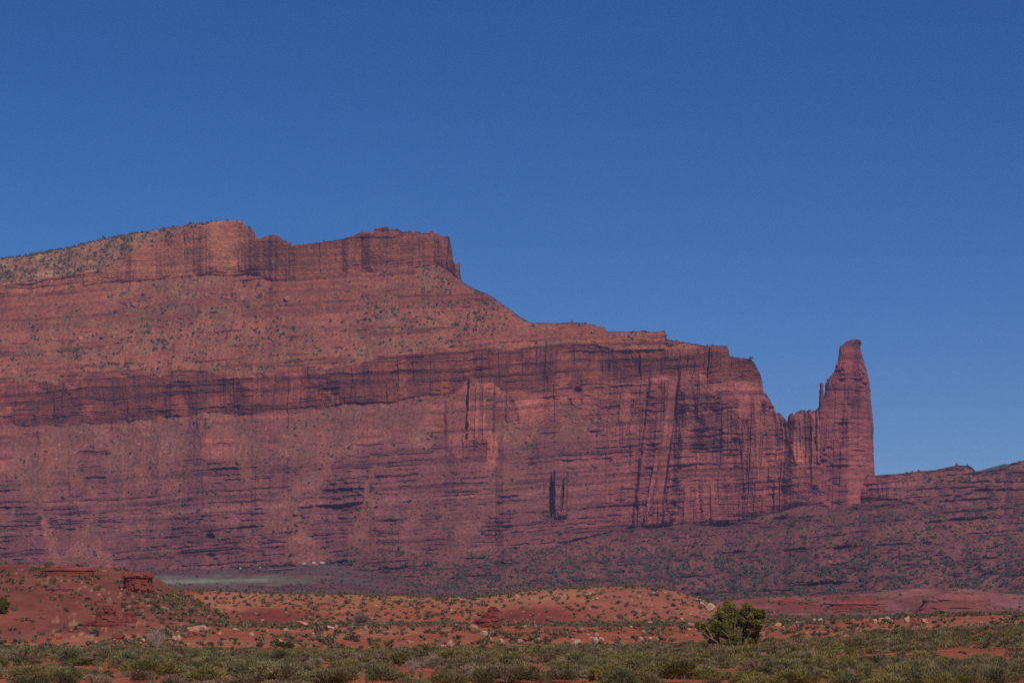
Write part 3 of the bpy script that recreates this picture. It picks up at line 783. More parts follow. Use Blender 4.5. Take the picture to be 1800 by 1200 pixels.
def shrub_parts(n, r, seed, lenr=0.22, wid=0.035, flat=0.62, lobes=7):
    """leafy dome of radius 1 (scaled later): upright twig blades gathered on uneven lobes"""
    g = np.random.default_rng(seed)
    lb = np.stack([g.uniform(-.55, .55, lobes), g.uniform(-.55, .55, lobes), g.uniform(.25, .75, lobes)], 1)
    lr = g.uniform(.25, .5, lobes)
    k = g.integers(0, lobes, n)
    d = unit(g.normal(size=(n, 3))); d[:, 2] = np.abs(d[:, 2]) * 0.9 - 0.25
    p = lb[k] + d * (lr[k] * g.uniform(0.45, 1.05, n) ** 0.6)[:, None]
    p[:, 2] = np.clip(p[:, 2], 0.02, None)
    p *= np.array([1, 1, flat])
    u = unit(p * np.array([1, 1, .9]) + d * 0.5 + g.normal(size=(n, 3)) * 0.35 + np.array([0, 0, .45])) * (lenr * g.uniform(.5, 1.2, n))[:, None]
    w = unit(np.cross(u, g.normal(size=(n, 3)))) * (wid * g.uniform(.6, 1.3, n))[:, None]
    sh = g.uniform(0.7, 1.3, n)
    return p, u, w, sh

def shrub_mesh(name, n, seed, c1, c2, **kw):
    p, u, w, sh = shrub_parts(n, 1, seed, **kw)
    v, f = leaf_quads(p, u, w)
    g = np.random.default_rng(seed + 1)
    t = g.random((n, 1)) ** 1.5
    c = (c1 * (1 - t) + c2 * t) * sh[:, None]
    return mesh_np(name, v, f, np.repeat(c, 4, 0))

SAGE = lin(128, 117, 82) * 1.04
OLIVE = lin(128, 116, 68) * 1.1
BROWN = lin(142, 120, 94) * 1.05
GREEN = lin(124, 122, 82) * 1.05
DARKG = lin(124, 110, 82) * 1.15

def build_cloud(pos, rad, hgt, cols, nleaf, seed, lenr=0.3, wid=0.09, kinds=8):
    """many shrubs gathered in one mesh"""
    g = np.random.default_rng(seed)
    Vs, Cs = [], []
    kind = g.integers(0, kinds, len(pos))
    for k in range(kinds):
        i = np.where(kind == k)[0]
        if len(i) == 0: continue
        p, u, w, sh = shrub_parts(nleaf, 1, seed + 50 + k, lenr=lenr, wid=wid, flat=1.0, lobes=5)
        v, _ = leaf_quads(p, u, w)
        an = g.uniform(0, 2 * np.pi, len(i)); ca, sa = np.cos(an), np.sin(an)
        vx = v[None, :, 0] * ca[:, None] - v[None, :, 1] * sa[:, None]
        vy = v[None, :, 0] * sa[:, None] + v[None, :, 1] * ca[:, None]
        vv = np.stack([vx * rad[i, None], vy * rad[i, None], v[None, :, 2] * hgt[i, None]], -1) + pos[i][:, None, :]
        Vs.append(vv.reshape(-1, 3))
        cc = cols[i][:, None, :] * np.repeat(sh, 4)[None, :, None]
        Cs.append(cc.reshape(-1, 3))
    Vs, Cs = np.concatenate(Vs), np.concatenate(Cs)
    return Vs, np.arange(len(Vs)).reshape(-1, 4), Cs

# ---- shrubs and junipers on the mesa (nobody could count them)
def pick_mesa(density):
    """random mesa points; density in plants per picture cell"""
    m = rng.random(R.shape) < density
    i, j = np.where(m)
    return np.stack([Xm[i, j], Y2[i, j], Zm[i, j] - 0.5], -1)
cellpx = (px[1] - px[0]) * np.abs(np.gradient(R, axis=0))
gr = sst(0.42, 0.62, fbm(PX / 36, R / 24, 601, 4))
clump = sst(0.5, 0.62, fbm(PX / 7, R / 5, 602, 2))
belt = np.exp(-(((PX - 330) / 170) ** 2 + ((R - 590) / 75) ** 2)) + np.exp(-(((PX - 760) / 130) ** 2 + ((R - 545) / 65) ** 2)) + 0.35
dens = LM(4) * (0.009 + 0.085 * gr * clump) * (0.15 + 0.85 * tal) * belt + LM(6) * (0.04 + 0.15 * gr * clump) + LM(2) * tal * 0.006 * gr + LM(1) * (1 - W) * (0.002 + 0.02 * sst(0.55, 0.7, gr) * clump) \
     + LM(0) * (0.012 + 0.16 * clump * (0.25 + gr) * (0.25 + 1.1 * sst(940, 1015, R - 0.02 * (PX - 1000)))) * (0.5 + 0.7 * sst(560, 900, PX)) + LM(3) * 0.0006 + LM(1) * rx * 0.03 * clump
sky_edge = np.zeros_like(R); sky_edge[-3:] = 1.0
dens = dens + sky_edge * (px < 400) * 0.25 + sky_edge * (px >= 400) * (px < 780) * 0.03 * (gr + 0.2) + sky_edge * (px > 860) * (px < 1290) * 0.01 + sky_edge * (px > 1545) * 0.015
mp = pick_mesa(dens * np.clip(cellpx, 0, 3))
nm = len(mp)
rad = rng.uniform(1.0, 2.5, nm) * (1 + 0.5 * (rng.random(nm) < 0.15)); 
mc = np.where((mp[:, 2:3] > 260), lin(112, 104, 76)[None], lin(110, 100, 76)[None]) * 1.15 * rng.uniform(0.7, 1.25, (nm, 1)) * (1 + 0.08 * rng.normal(size=(nm, 3)))
mv, mf, mcc = build_cloud(mp, rad, rad * rng.uniform(0.9, 1.5, nm), np.clip(mc, 0.01, 1), 26, 610, 0.35, 0.24)
tag(link('mesa_shrubs', mesh_np('mesa_shrubs', mv, mf, mcc), M_leaf), 'dark shrubs and junipers dotted over the mesa slopes', 'shrubs', kind='stuff')

# ---- shrubs of the valley floor
n = 13000
vp_ = rng.uniform(-150, 1950, n); vY = rng.uniform(1150, 2420, n)
vz = ground(vp_, vY[:, None])[:, 0]
vr = YH - (vz - EYE) * F / vY
keep = (vY < toe(vp_)[1]) & (rng.random(n) < np.where((vp_ < 560) & (vr > 1009) & (vr < 1027), 0.06, 0.25 + 0.75 * sst(0.45, 0.6, fbm(wx(vp_, vY) / 45, vY / 40, 620, 3))))
vpos = np.stack([wx(vp_, vY), vY, vz - 0.2], -1)[keep]
nv = len(vpos)
vrad = rng.uniform(0.9, 2.4, nv)
vc = lin(112, 102, 76)[None] * 1.1 * rng.uniform(0.7, 1.2, (nv, 1))
mv, mf, mcc = build_cloud(vpos, vrad, vrad * 0.9, np.repeat(vc, 1, 0), 22, 630, 0.35, 0.24)
tag(link('valley_shrubs', mesh_np('valley_shrubs', mv, mf, mcc), M_leaf), 'dark green shrubs thick over the valley floor below the mesa', 'shrubs', kind='stuff')

# ---- shrubs of the low hills and the boulder bench
n = 34000
hp = rng.uniform(-440, 2240, n); hY = np.sqrt(rng.uniform(222 ** 2, 615 ** 2, n))
hz = ground(hp, hY[:, None])[:, 0]
hrow = YH - (hz - EYE) * F / hY
hx = wx(hp, hY)
lefth = (hp < 400) & (hY > 330) & (hY < 430)
dd = 0.12 + 0.5 * sst(0.40, 0.60, fbm(hx / 14, hY / 14, 641, 3))
dd = np.where((hY > 530), 0.75, dd)
dd = np.where((hY > 530) & (hp > 980), 0.48, dd)
dd = np.where((hY > 470) & (hY < 532), 0.7, dd)
dd *= 1 - 0.9 * np.clip(np.exp(-(((hp - 470) / 75) ** 2 + ((hrow - 1083) / 14) ** 2) ** 2) + np.exp(-(((hp - 935) / 85) ** 2 + ((hrow - 1083) / 24) ** 2) ** 2), 0, 1)
dd = np.where(lefth, 0.26 + 0.5 * sst(0.46, 0.62, fbm(hx / 10, hY / 10, 642, 3)) + 0.4 * (hrow > 1100) + 0.6 * (hp > 215) * (hrow > 1040), dd)
dd = np.maximum(dd, 0.95 * np.exp(-(((hp - 770) / 100) ** 2 + ((hrow - 1083 + 0.12 * (hp - 770)) / 8) ** 2) ** 2))
keep = rng.random(n) < dd * 0.62
hpos = np.stack([hx, hY, hz - 0.04], -1)[keep]
nh = len(hpos)
hrad = rng.uniform(0.42, 1.05, nh) * np.interp(hpos[:, 1], [222, 600], [0.85, 1.1])
pal = np.stack([DARKG, DARKG * 0.9, SAGE * 0.9, BROWN * 0.9, OLIVE])
hc = pal[rng.choice(5, nh, p=[.38, .24, .2, .1, .08])] * rng.uniform(0.75, 1.2, (nh, 1))
mv, mf, mcc = build_cloud(hpos, hrad, hrad * rng.uniform(0.7, 1.0, nh), hc, 40, 650, 0.3, 0.13)
tag(link('hill_shrubs', mesh_np('hill_shrubs', mv, mf, mcc), M_leaf), 'small dark shrubs dotted over the orange hills and boulder bench', 'shrubs', kind='stuff')
# right hand slope between bench and far outcrops
n = 5000
hp = rng.uniform(1270, 2000, n); hY = rng.uniform(650, 1150, n)
hz = ground(hp, hY[:, None])[:, 0]
keep = rng.random(n) < 0.08 + 0.8 * sst(0.48, 0.6, fbm(wx(hp, hY) / 22, hY / 30, 661, 3)) * (1 - 0.75 * sst(1480, 1560, hp))
hpos = np.stack([wx(hp, hY), hY, hz - 0.05], -1)[keep]; nh = len(hpos)
hrad = rng.uniform(0.6, 1.4, nh)
hc = pal[rng.choice(5, nh, p=[.5, .3, .1, .05, .05])] * rng.uniform(0.75, 1.2, (nh, 1))
mv, mf, mcc = build_cloud(hpos, hrad, hrad * 0.9, hc, 34, 660, 0.32, 0.15)
tag(link('slope_shrubs', mesh_np('slope_shrubs', mv, mf, mcc), M_leaf), 'dark shrubs on the red slope right of the juniper', 'shrubs', kind='stuff')

# ---- sagebrush of the foreground flat: nearest 290 one by one, the rest in one piece
n = 9300
sp_ = rng.uniform(-640, 2440, n); sY = np.sqrt(rng.uniform(58 ** 2, 232 ** 2, n))
sz = ground(sp_, sY[:, None])[:, 0]; sx = wx(sp_, sY)
srow = YH - (sz - EYE) * F / sY
gap = fbm(sx / 7, sY / 13, 701, 3)
dn = np.where(gap > 0.64, 0.06, 0.95)
def hole(cx, cy, rx_, ry_):
    return np.exp(-(((sp_ - cx) / rx_) ** 2 + ((srow - cy) / ry_) ** 2) ** 2)
holes = hole(985, 1187, 105, 9) + hole(1290, 1186, 60, 8) + hole(1615, 1157, 38, 8) + hole(1740, 1162, 50, 6) + hole(1525, 1167, 20, 9) + hole(1490, 1196, 40, 6) + hole(1410, 1198, 60, 5) + hole(1100, 1193, 40, 7)
dn = dn * (1 - 0.96 * np.clip(holes, 0, 1))
edge = sY > np.interp(sp_, [-200, 120, 200, 290, 300, 680, 900, 1300, 1600, 2000], [232, 225, 196, 196, 212, 205, 218, 226, 232, 232])
dn = np.where(edge, 0.10, dn)
dn = np.where((np.abs(sp_ - 1285) < 60) & (sY > 178) & (sY < 205), 0.1, dn)
keep = rng.random(n) < dn * 0.72
spos = np.stack([sx, sY, sz - 0.03], -1)[keep]; ns = len(spos); spx = sp_[keep]
srad = rng.uniform(0.45, 0.95, ns) * (1 + 0.35 * (rng.random(ns) < 0.2)); shgt = rng.uniform(0.42, 0.8, ns) * (0.6 + 0.5 * srad)
kinds_n = fbm(spos[:, 0] / 9, spos[:, 1] / 9, 705, 2)
kd = np.where(kinds_n < 0.36, 2, np.where(kinds_n > 0.62, 1, 0)); flip = rng.random(ns) < 0.3; kd = np.where(flip, rng.choice(4, ns, p=[.5, .2, .2, .1]), kd)
PAL = np.stack([SAGE, OLIVE, BROWN, GREEN])
order = np.argsort(spos[:, 1] - 40 * srad + 60 * (np.abs(spx - 900) > 930))
near, far = order[:290], order[290:]
kname = ['grey green', 'olive green', 'brownish grey', 'fresh green']
protos = {}
for k in range(4):
    for v_ in range(4):
        protos[k, v_] = shrub_mesh('sagebrush', 1700, 720 + 10 * k + v_, PAL[k] * (0.75 + 0.2 * v_), (PAL[k] * 0.85 + 0.15 * BROWN) * (0.75 + 0.2 * v_), lenr=0.10, wid=0.014, flat=1.0, lobes=11)
        protos[k, v_].materials.append(M_leaf)
def zone(p_, Y_):
    side = 'below the juniper' if 1130 < p_ < 1430 else 'along the bottom edge right of the juniper' if p_ >= 1430 else 'below the dark red outcrop' if p_ > 700 else 'below the pale boulders' if p_ > 330 else 'below the red hill'
    return side
for i in near:
    k = int(kd[i])
    o = bpy.data.objects.new('sagebrush', protos[k, int(rng.integers(0, 4))]); col.objects.link(o)
    o.location = spos[i]; o.rotation_euler = (0, 0, rng.uniform(0, 6.28)); o.scale = (srad[i], srad[i] * rng.uniform(.85, 1.15), shgt[i] * (.75 if k == 2 else 1))
    z_ = zone(spx[i], spos[i, 1])
    tag(o, f'{kname[k]} sagebrush among the foreground brush {z_}', 'shrub', f'{kname[k]} sagebrush {z_}')
scol = PAL[kd[far]] * rng.uniform(0.65, 1.3, (len(far), 1))
mv, mf, mcc = build_cloud(spos[far], srad[far], shgt[far], scol, 190, 760, 0.14, 0.035)
tag(link('sagebrush_flat', mesh_np('sagebrush_flat', mv, mf, mcc), M_leaf), 'grey green sagebrush covering the flat behind the nearest bushes', 'sagebrush', kind='stuff')

# ---- dry grass in the open sand
n = 900
gp_ = rng.uniform(-100, 1900, n); gY_ = np.sqrt(rng.uniform(60 ** 2, 225 ** 2, n)); 
gpos = np.stack([wx(gp_, gY_), gY_, ground(gp_, gY_[:, None])[:, 0]], -1)
gc = np.where(rng.random((n, 1)) < .6, lin(176, 156, 122)[None] * .7, lin(128, 126, 84)[None] * .75) * rng.uniform(.8, 1.2, (n, 1))
mv, mf, mcc = build_cloud(gpos, rng.uniform(.12, .3, n), rng.uniform(.2, .42, n), gc, 26, 770, 0.4, 0.05)
tag(link('dry_grass', mesh_np('dry_grass', mv, mf, mcc), M_leaf), 'straw coloured dry grass tufts between the sagebrush', 'grass', kind='stuff')

# ---- single plants the photograph sets apart
def tube(pts, r0, r1, n=6):
    pts = np.array(pts, float); k = len(pts)
    tg = unit(np.gradient(pts, axis=0)); up = np.array([0.3, 0.9, 0.2])
    a_ = unit(np.cross(tg, up)); b_ = np.cross(tg, a_)
    th = np.linspace(0, 2 * np.pi, n, endpoint=False)
    r = np.linspace(r0, r1, k)
    v = pts[:, None] + r[:, None, None] * (np.cos(th)[None, :, None] * a_[:, None] + np.sin(th)[None, :, None] * b_[:, None])
    return v.reshape(-1, 3), grid_faces(k, n, True)

def tubes(lst):
    V_, F_, o_ = [], [], 0
    for pts, r0, r1 in lst:
        v, f = tube(pts, r0, r1); V_.append(v); F_.append(f + o_); o_ += len(v)
    return np.concatenate(V_), np.concatenate(F_)

def lone_shrub(name, label, cat, p_, r_, wpx, hpx, c1, c2, nleaf=420, seed=0, lenr=0.2, wid=0.04):
    Y = hits(p_, r_)[0]; z = gz(p_, Y)
    rr = wpx / 2 / F * Y; hh = hpx / F * Y
    root = empty(name, (wx(p_, Y), Y, z))
    me = shrub_mesh('leaves', nleaf, 800 + seed, c1, c2, lenr=lenr, wid=wid, flat=1.0, lobes=8)
    lf = link('leaves', me, M_leaf, root); lf.scale = (rr, rr, hh)
    g = np.random.default_rng(900 + seed); st = []
    for _ in range(7):
        d = np.array([g.uniform(-.5, .5) * rr, g.uniform(-.5, .5) * rr, hh * .7])
        st.append(([(0, 0, -.05), d * .5 + np.array([0, 0, .1 * hh]), d], 0.02 * rr + .012, 0.012))
    v, f = tubes(st); link('stems', mesh_np('stems', v, f), M_bark, root)
    return tag(root, label, cat)
lone_shrub('rabbitbrush', 'yellow flowering rabbitbrush in the sagebrush right of the juniper', 'shrub', 1475, 1146, 26, 17, lin(178, 158, 40) * .8, OLIVE, seed=1)
lone_shrub('golden_shrub', 'golden yellow shrub at the front edge of the red hill', 'shrub', 50, 1160, 44, 20, lin(140, 122, 62) * .75, OLIVE, seed=2)
lone_shrub('pale_green_shrub', 'broad pale green shrub beside the golden shrub', 'shrub', 118, 1162, 66, 22, lin(124, 130, 94) * .8, SAGE, 600, seed=3)
lone_shrub('bright_green_shrub', 'bright green bush under two pale boulders on the bench', 'shrub', 500, 1143, 44, 16, lin(104, 112, 48) * .75, OLIVE, seed=4)
lone_shrub('yellow_green_shrub', 'small yellow green bush against a pale boulder below the hill', 'shrub', 912, 1107, 16, 9, lin(112, 112, 50) * .75, OLIVE, 200, seed=5, wid=.07)
lone_shrub('round_shrub', 'rounded yellow green bush above the right boulder row', 'shrub', 1655, 1082, 26, 10, lin(108, 104, 50) * .75, OLIVE, 240, seed=6, wid=.07)
lone_shrub('low_shrub', 'dark olive bush at the bottom right of the bare sand', 'shrub', 1062, 1199, 30, 30, DARKG * 1.1, SAGE, 500, seed=7)

def bare_shrub(name, label, p_, r_, wpx, hpx, n_, seed, mat):
    Y = hits(p_, r_)[0]; z = gz(p_, Y); rr = wpx / 2 / F * Y; hh = hpx / F * Y
    g = np.random.default_rng(seed)
    st, tw = [], []
    for _ in range(n_):
        a_ = g.uniform(0, 6.28); q = g.uniform(.1, 1) ** .7
        tip = np.array([math.cos(a_) * rr * q, math.sin(a_) * rr * q, hh * (1 - .45 * q * q) * g.uniform(.7, 1.05)])
        midp = tip * .5 + np.array([0, 0, .12 * hh]) + g.normal(size=3) * .05 * rr
        st.append(([(0, 0, -.05), midp, tip], 0.016 * Y / 200, 0.007 * Y / 200))
        for _k in range(5):
            t = g.uniform(.4, .95); b_ = midp * (1 - t) + tip * t
            tw.append(([b_, b_ + g.normal(size=3) * .14 * rr + np.array([0, 0, .1 * hh])], 0.009 * Y / 200, 0.005 * Y / 200))
    root = empty(name, (wx(p_, Y), Y, z))
    v, f = tubes(st); link('stems', mesh_np('stems', v, f), mat, root)
    v, f = tubes(tw); link('twigs', mesh_np('twigs', v, f), mat, root)
    return tag(root, label, 'shrub')
M_grey = plain_mat('grey_twigs', lin(150, 132, 120), .9)
M_purp = plain_mat('purplish_twigs', lin(112, 88, 84), .9)
bare_shrub('bare_shrub', 'leafless grey bush at the sagebrush edge under the red hill', 275, 1143, 46, 40, 40, 31, M_grey)
bare_shrub('twiggy_shrub', 'large leafless purplish bush below the orange hill', 635, 1100, 40, 22, 130, 32, M_purp)
bare_shrub('dead_brush', 'pale leafless brush tangle in front of the juniper', 1335, 1163, 44, 18, 40, 33, M_grey)

g3 = np.random.default_rng(91)
for i_ in range(14):
    x_, y_ = g3.uniform(20, 1780), g3.uniform(1158, 1199)
    o_ = bare_shrub('dead_shrub', 'grey leafless dead sagebrush sticking up among the green bushes', x_, y_, g3.uniform(24, 46), g3.uniform(14, 24), 34, 300 + i_, M_grey)
    o_['group'] = 'dead sagebrush in the foreground'

# ---- juniper with dead grey limbs
M_brown = plain_mat('brown_bark', lin(104, 84, 70), .9, 0, .2, .1)
def juniper(label, p_, Y, lobes_, limbs, unit_m, nleaf, cg, seed, stems):
    z = gz(p_, Y)
    root = empty('juniper_tree', (wx(p_, Y), Y, z))
    g = np.random.default_rng(seed)
    cs, rs = [], []
    for (u_, v_, r_) in lobes_:
        dep = g.uniform(-1, 1) * 1.1
        cs.append((u_ * unit_m, dep, v_ * unit_m)); rs.append(r_ * unit_m)
    # clumps inside each lobe leave gaps between them
    cl_c, cl_r, cl_k = [], [], []
    for c_, r_ in zip(cs, rs):
        m = max(6, int(26 * (r_ / 0.75) ** 2))
        d = unit(g.normal(size=(m, 3))) * (r_ * g.uniform(.45, 1.08, m) ** .5)[:, None]
        cl_c.append(np.array(c_) + d); cl_r.append(g.uniform(.2, .4, m)); cl_k.append(g.uniform(.65, 1.3, m))
    cl_c, cl_r, cl_k = map(np.concatenate, (cl_c, cl_r, cl_k))
    k = g.integers(0, len(cl_c), nleaf)
    p = cl_c[k] + unit(g.normal(size=(nleaf, 3))) * (cl_r[k] * g.random(nleaf) ** .4)[:, None]
    p[:, 2] = np.maximum(p[:, 2], .12)
    u = unit(p - cl_c[k] + np.array([0, 0, .12]) + g.normal(size=(nleaf, 3)) * .12) * g.uniform(.05, .10, nleaf)[:, None]
    w = unit(np.cross(u, g.normal(size=(nleaf, 3)))) * g.uniform(.03, .06, nleaf)[:, None]
    v, f = leaf_quads(p, u, w)
    t = g.random((nleaf, 1))
    c = (cg[0] * (1 - t) + cg[1] * t) * (cl_k[k] * g.uniform(.8, 1.2, nleaf))[:, None]
    link('crown', mesh_np('crown', v, f, np.repeat(c, 4, 0)), M_leaf, root)
    st = []
    for (x0, x1, z1) in stems:
        st.append(([(x0 * .3, 0, -.1), (x0, g.uniform(-.3, .3), .5), ((x0 + x1) / 2, g.uniform(-.4, .4), z1 * .55), (x1, g.uniform(-.5, .5), z1)], .11, .035))
    v, f = tubes(st); link('trunk', mesh_np('trunk', v, f), M_brown, root)
    for lb in limbs:
        pts = [(u_ * unit_m, -1.2 - .25 * i + .1 * g.normal(), v_ * unit_m) for i, (u_, v_) in enumerate(lb)]
        pts = [pts[0]] + [pts[i] for i in range(1, len(pts))]
        if len(pts) == 2: pts.insert(1, tuple((np.array(pts[0]) + np.array(pts[1])) / 2 + np.array([.03, 0, .04])))
        v, f = tube(pts, .042, .016); link('dead_limb', mesh_np('dead_limb', v, f), M_bark, root)
    return tag(root, label, 'tree')
um = 190.0 / F / 9.23
cv = lambda x_, y_: (x_ - 960, 1045 - y_)
lob = [(960, 420, 118), (1250, 440, 112), (1370, 560, 115), (850, 560, 135), (1080, 600, 140), (740, 680, 115), (1300, 680, 135), (490, 650, 72), (640, 800, 95),
       (900, 760, 120), (1130, 820, 125), (1340, 860, 100), (1000, 930, 110), (1220, 950, 105), (500, 1000, 45), (940, 340, 60), (1250, 370, 50), (1420, 470, 55), (700, 900, 80)]
lob = [cv(x_, y_) + (r_,) for x_, y_, r_ in lob]
lim = [[(750, 1060), (715, 930), (560, 840), (430, 700)], [(645, 880), (600, 790), (545, 690)], [(935, 950), (905, 850), (790, 745)], [(895, 1090), (890, 970)], [(1020, 1050), (1070, 930)],
       [(1165, 970), (1205, 870), (1250, 780)], [(1440, 920), (1510, 830), (1590, 750)], [(500, 1070), (640, 950)], [(1330, 1055), (1400, 980)]]
lim = [[cv(*q) for q in l_] for l_ in lim]
juniper('broad multi stemmed green juniper with bare grey limbs in the sagebrush', 1284, 190.0, lob, lim, um, 42000, (lin(142, 128, 64) * 1.08, lin(120, 114, 62) * 1.04), 41,
        [(-1.6, -2.2, 2.0), (-.5, -.7, 3.2), (.1, .5, 3.0), (.6, 1.6, 3.4), (1.2, 2.2, 2.6)])
uj = 1.0
juniper('dark round juniper cut by the left edge on the red hill', 0, float(hits(4, 1078)[0]), [(0, 1.3, 1.0), (.8, 1.5, .8), (-.9, 1.4, .9), (.3, 2.2, .7), (.9, .8, .6)], [], 1.0, 8000,
        (lin(116, 114, 62) * 1.0, lin(98, 102, 58) * 1.0), 42, [(-.2, -.3, 1.8), (.2, .5, 1.9)])
# small dark sapling standing in the bare sand
lone_shrub('sapling', 'small dark bush with a bare leg on the open red sand', 'shrub', 975, 1186, 20, 20, DARKG, OLIVE, 260, seed=9)

# ================================================================== BOULDERS AND OUTCROPS
import bmesh
def boulder_mesh(seed, sx_, sy_, sz_, tint, cuts=9, sub=4, rough=0.11):
    g = np.random.default_rng(seed)
    bm = bmesh.new(); bmesh.ops.create_icosphere(bm, subdivisions=sub, radius=1.0)
    v = np.array([q.co[:] for q in bm.verts]); f = np.array([[q.index for q in fc.verts] for fc in bm.faces]); bm.free()
    for _ in range(cuts):
        nrm = unit(g.normal(size=3) * np.array([1, 1, .8])); dcut = g.uniform(.5, .82)
        h = v @ nrm; over = np.maximum(h - dcut, 0)
        v = v - np.outer(over * .96, nrm)
    nz = fbm(v[:, 0] * 2.4 + 9 + seed, v[:, 1] * 2.4 + v[:, 2] * 1.7, seed, 4) - .5
    v = v * (1 + rough * 2 * nz)[:, None]
    v[:, 2] -= v[:, 2].min(); v[:, 2] = v[:, 2] / v[:, 2].max()
    v[:, 0] /= np.abs(v[:, 0]).max(); v[:, 1] /= np.abs(v[:, 1]).max()
    v = v * np.array([sx_, sy_, sz_])
    c = tint[None] * (.75 + .5 * fbm(v[:, 0] * 2 + seed, v[:, 2] * 3 + v[:, 1], seed + 5, 4))[:, None]
    return mesh_np('boulder', v, f, np.clip(c, 0, .9), smooth=False)

PALE = lin(190, 152, 126) * .78
TAN = lin(186, 136, 106) * .85
PINK = lin(174, 128, 106) * .70
WHITE = lin(198, 164, 138) * .70
RUST = lin(150, 84, 66)
BO = [  # left, right, top, base, tint, label
    (328, 369, 1098, 1115, TAN, 'largest pale boulder, long and flat topped, below the red hill'),
    (301, 311, 1116, 1127, PALE, 'left half of the split white rock beside the largest boulder'),
    (310, 320, 1115, 1126, PALE, 'right half of the split white rock beside the largest boulder'),
    (488, 497, 1122, 1130, TAN, 'tan boulder above the bright green bush, the left of two'),
    (498, 505, 1126, 1134, PALE, 'pale boulder above the bright green bush, the right of two'),
    (587, 594, 1097, 1104, TAN, 'small orange boulder at the end of the bleached log'),
    (638, 646, 1098, 1107, PINK, 'upright pinkish boulder below the large leafless bush'),
    (666, 671, 1101, 1107, PINK, 'small pink boulder right of the large leafless bush'),
    (407, 418, 1103, 1109, PALE, 'low pale rock right of the largest boulder'),
    (382, 390, 1109, 1116, TAN, 'small tan rock touching the right foot of the largest boulder'),
    (464, 474, 1104, 1111, PINK, 'low pink rock between largest boulder and leaning slab'),
    (498, 507, 1104, 1110, TAN, 'tan rock just below the leaning slab'),
    (438, 447, 1111, 1118, PALE, 'pale flat rock in brush midway along the left bench'),
    (784, 797, 1125, 1138, WHITE, 'cracked white boulder standing alone at the brush edge'),
    (857, 867, 1120, 1129, TAN, 'rounded tan boulder, first of three in a line'),
    (875, 887, 1122, 1131, WHITE, 'rounded white boulder, middle of three in a line'),
    (909, 920, 1123, 1132, WHITE, 'domed white boulder, last of three in a line'),
    (818, 841, 1096, 1108, PINK, 'broad pinkish boulder at the left foot of the dark red outcrop'),
    (842, 859, 1108, 1118, PALE, 'jumbled pale rock below the dark red outcrop'),
    (1007, 1023, 1123, 1132, WHITE, 'smooth oval white boulder left of the stacked boulders'),
    (1039, 1054, 1119, 1131, WHITE, 'blocky white boulder at the front of the stacked boulders'),
    (1052, 1063, 1119, 1128, PALE, 'right hand block of the stacked boulders'),
    (1044, 1057, 1112, 1120, PINK, 'pinkish block at the back of the stacked boulders'),
    (918, 927, 1098, 1105, PALE, 'pale rock beside the small yellow green bush'),
    (716, 723, 1125, 1131, TAN, 'small tan boulder among shrubs left of the cracked white one'),
    (779, 786, 1109, 1116, PALE, 'small pale rock uphill of the cracked white boulder'),
    (1002, 1016, 1104, 1110, RUST, 'low rusty slab at the foot of the round hill'),
    (1018, 1028, 1103, 1111, PINK, 'pinkish rock right of the low rusty slab'),
    (903, 913, 1044, 1054, TAN, 'tan rock high on the left shoulder of the round hill'),
    (1029, 1040, 1041, 1047, TAN, 'tan rock near the crest of the round hill'),
    (1228, 1241, 1056, 1067, WHITE, 'white left boulder of the leaning pair on the round hill'),
    (1238, 1258, 1059, 1073, PALE, 'larger right boulder of the leaning pair on the round hill'),
    (1115, 1133, 1119, 1127, WHITE, 'long low white boulder left of the juniper at the brush edge'),
    (1138, 1147, 1091, 1098, PALE, 'pale boulder at the foot of the round hill'),
    (1126, 1137, 1106, 1113, PINK, 'pinkish rock above the long low white boulder'),
    (1206, 1222, 1093, 1102, PINK, 'pinkish block just left of the juniper top'),
    (1218, 1227, 1110, 1117, RUST, 'rust coloured rock at the left side of the juniper'),
    (1120, 1127, 1046, 1051, PALE, 'small pale rock high in the middle of the round hill'),
    (1384, 1391, 1088, 1095, WHITE, 'white rock first right of the juniper top'),
    (1333, 1345, 1109, 1118, PINK, 'pinkish boulder at the right side of the juniper'),
    (1361, 1375, 1094, 1101, TAN, 'tan rock between juniper and the right boulder row'),
    (1398, 1407, 1091, 1101, PALE, 'upright pale rock at the left end of the right boulder row'),
    (1437, 1447, 1086, 1093, WHITE, 'flat white rock in the gap of the right boulder row'),
    (1428, 1434, 1086, 1092, PALE, 'small pale rock left of the flat white one'),
    (1514, 1529, 1087, 1098, RUST, 'rusty rounded boulder left of the white pile'),
    (1533, 1542, 1087, 1095, PALE, 'leftmost pale block of the white pile'),
    (1542, 1556, 1085, 1095, TAN, 'tan block in the middle of the white pile'),
    (1555, 1566, 1083, 1093, WHITE, 'whitest and highest block of the white pile'),
    (1565, 1571, 1088, 1094, PALE, 'small end block of the white pile'),
    (1588, 1600, 1083, 1094, PALE, 'pale block right of the big shrub by the white pile'),
    (1600, 1614, 1085, 1097, RUST, 'rusty block right of the pale one in the right row'),
    (1618, 1632, 1086, 1095, TAN, 'tan block at the right end of the right row'),
    (164, 173, 1126, 1132, TAN, 'tan rock behind a small bush at the red hill foot'),
    (248, 255, 1121, 1127, PALE, 'pale rock behind the leafless grey bush'),
    (239, 250, 1127, 1132, TAN, 'low tan rock left of the leafless grey bush'),
    (98, 110, 1115, 1124, RUST, 'tilted rusty slab low on the red hill'),
    (648, 656, 1042, 1047, PINK, 'lone pink rock on the crest of the orange hill'),
]
bx = np.array([[(b[0] + b[1]) / 2, b[3]] for b in BO]); bY = hits(bx[:, 0], bx[:, 1])
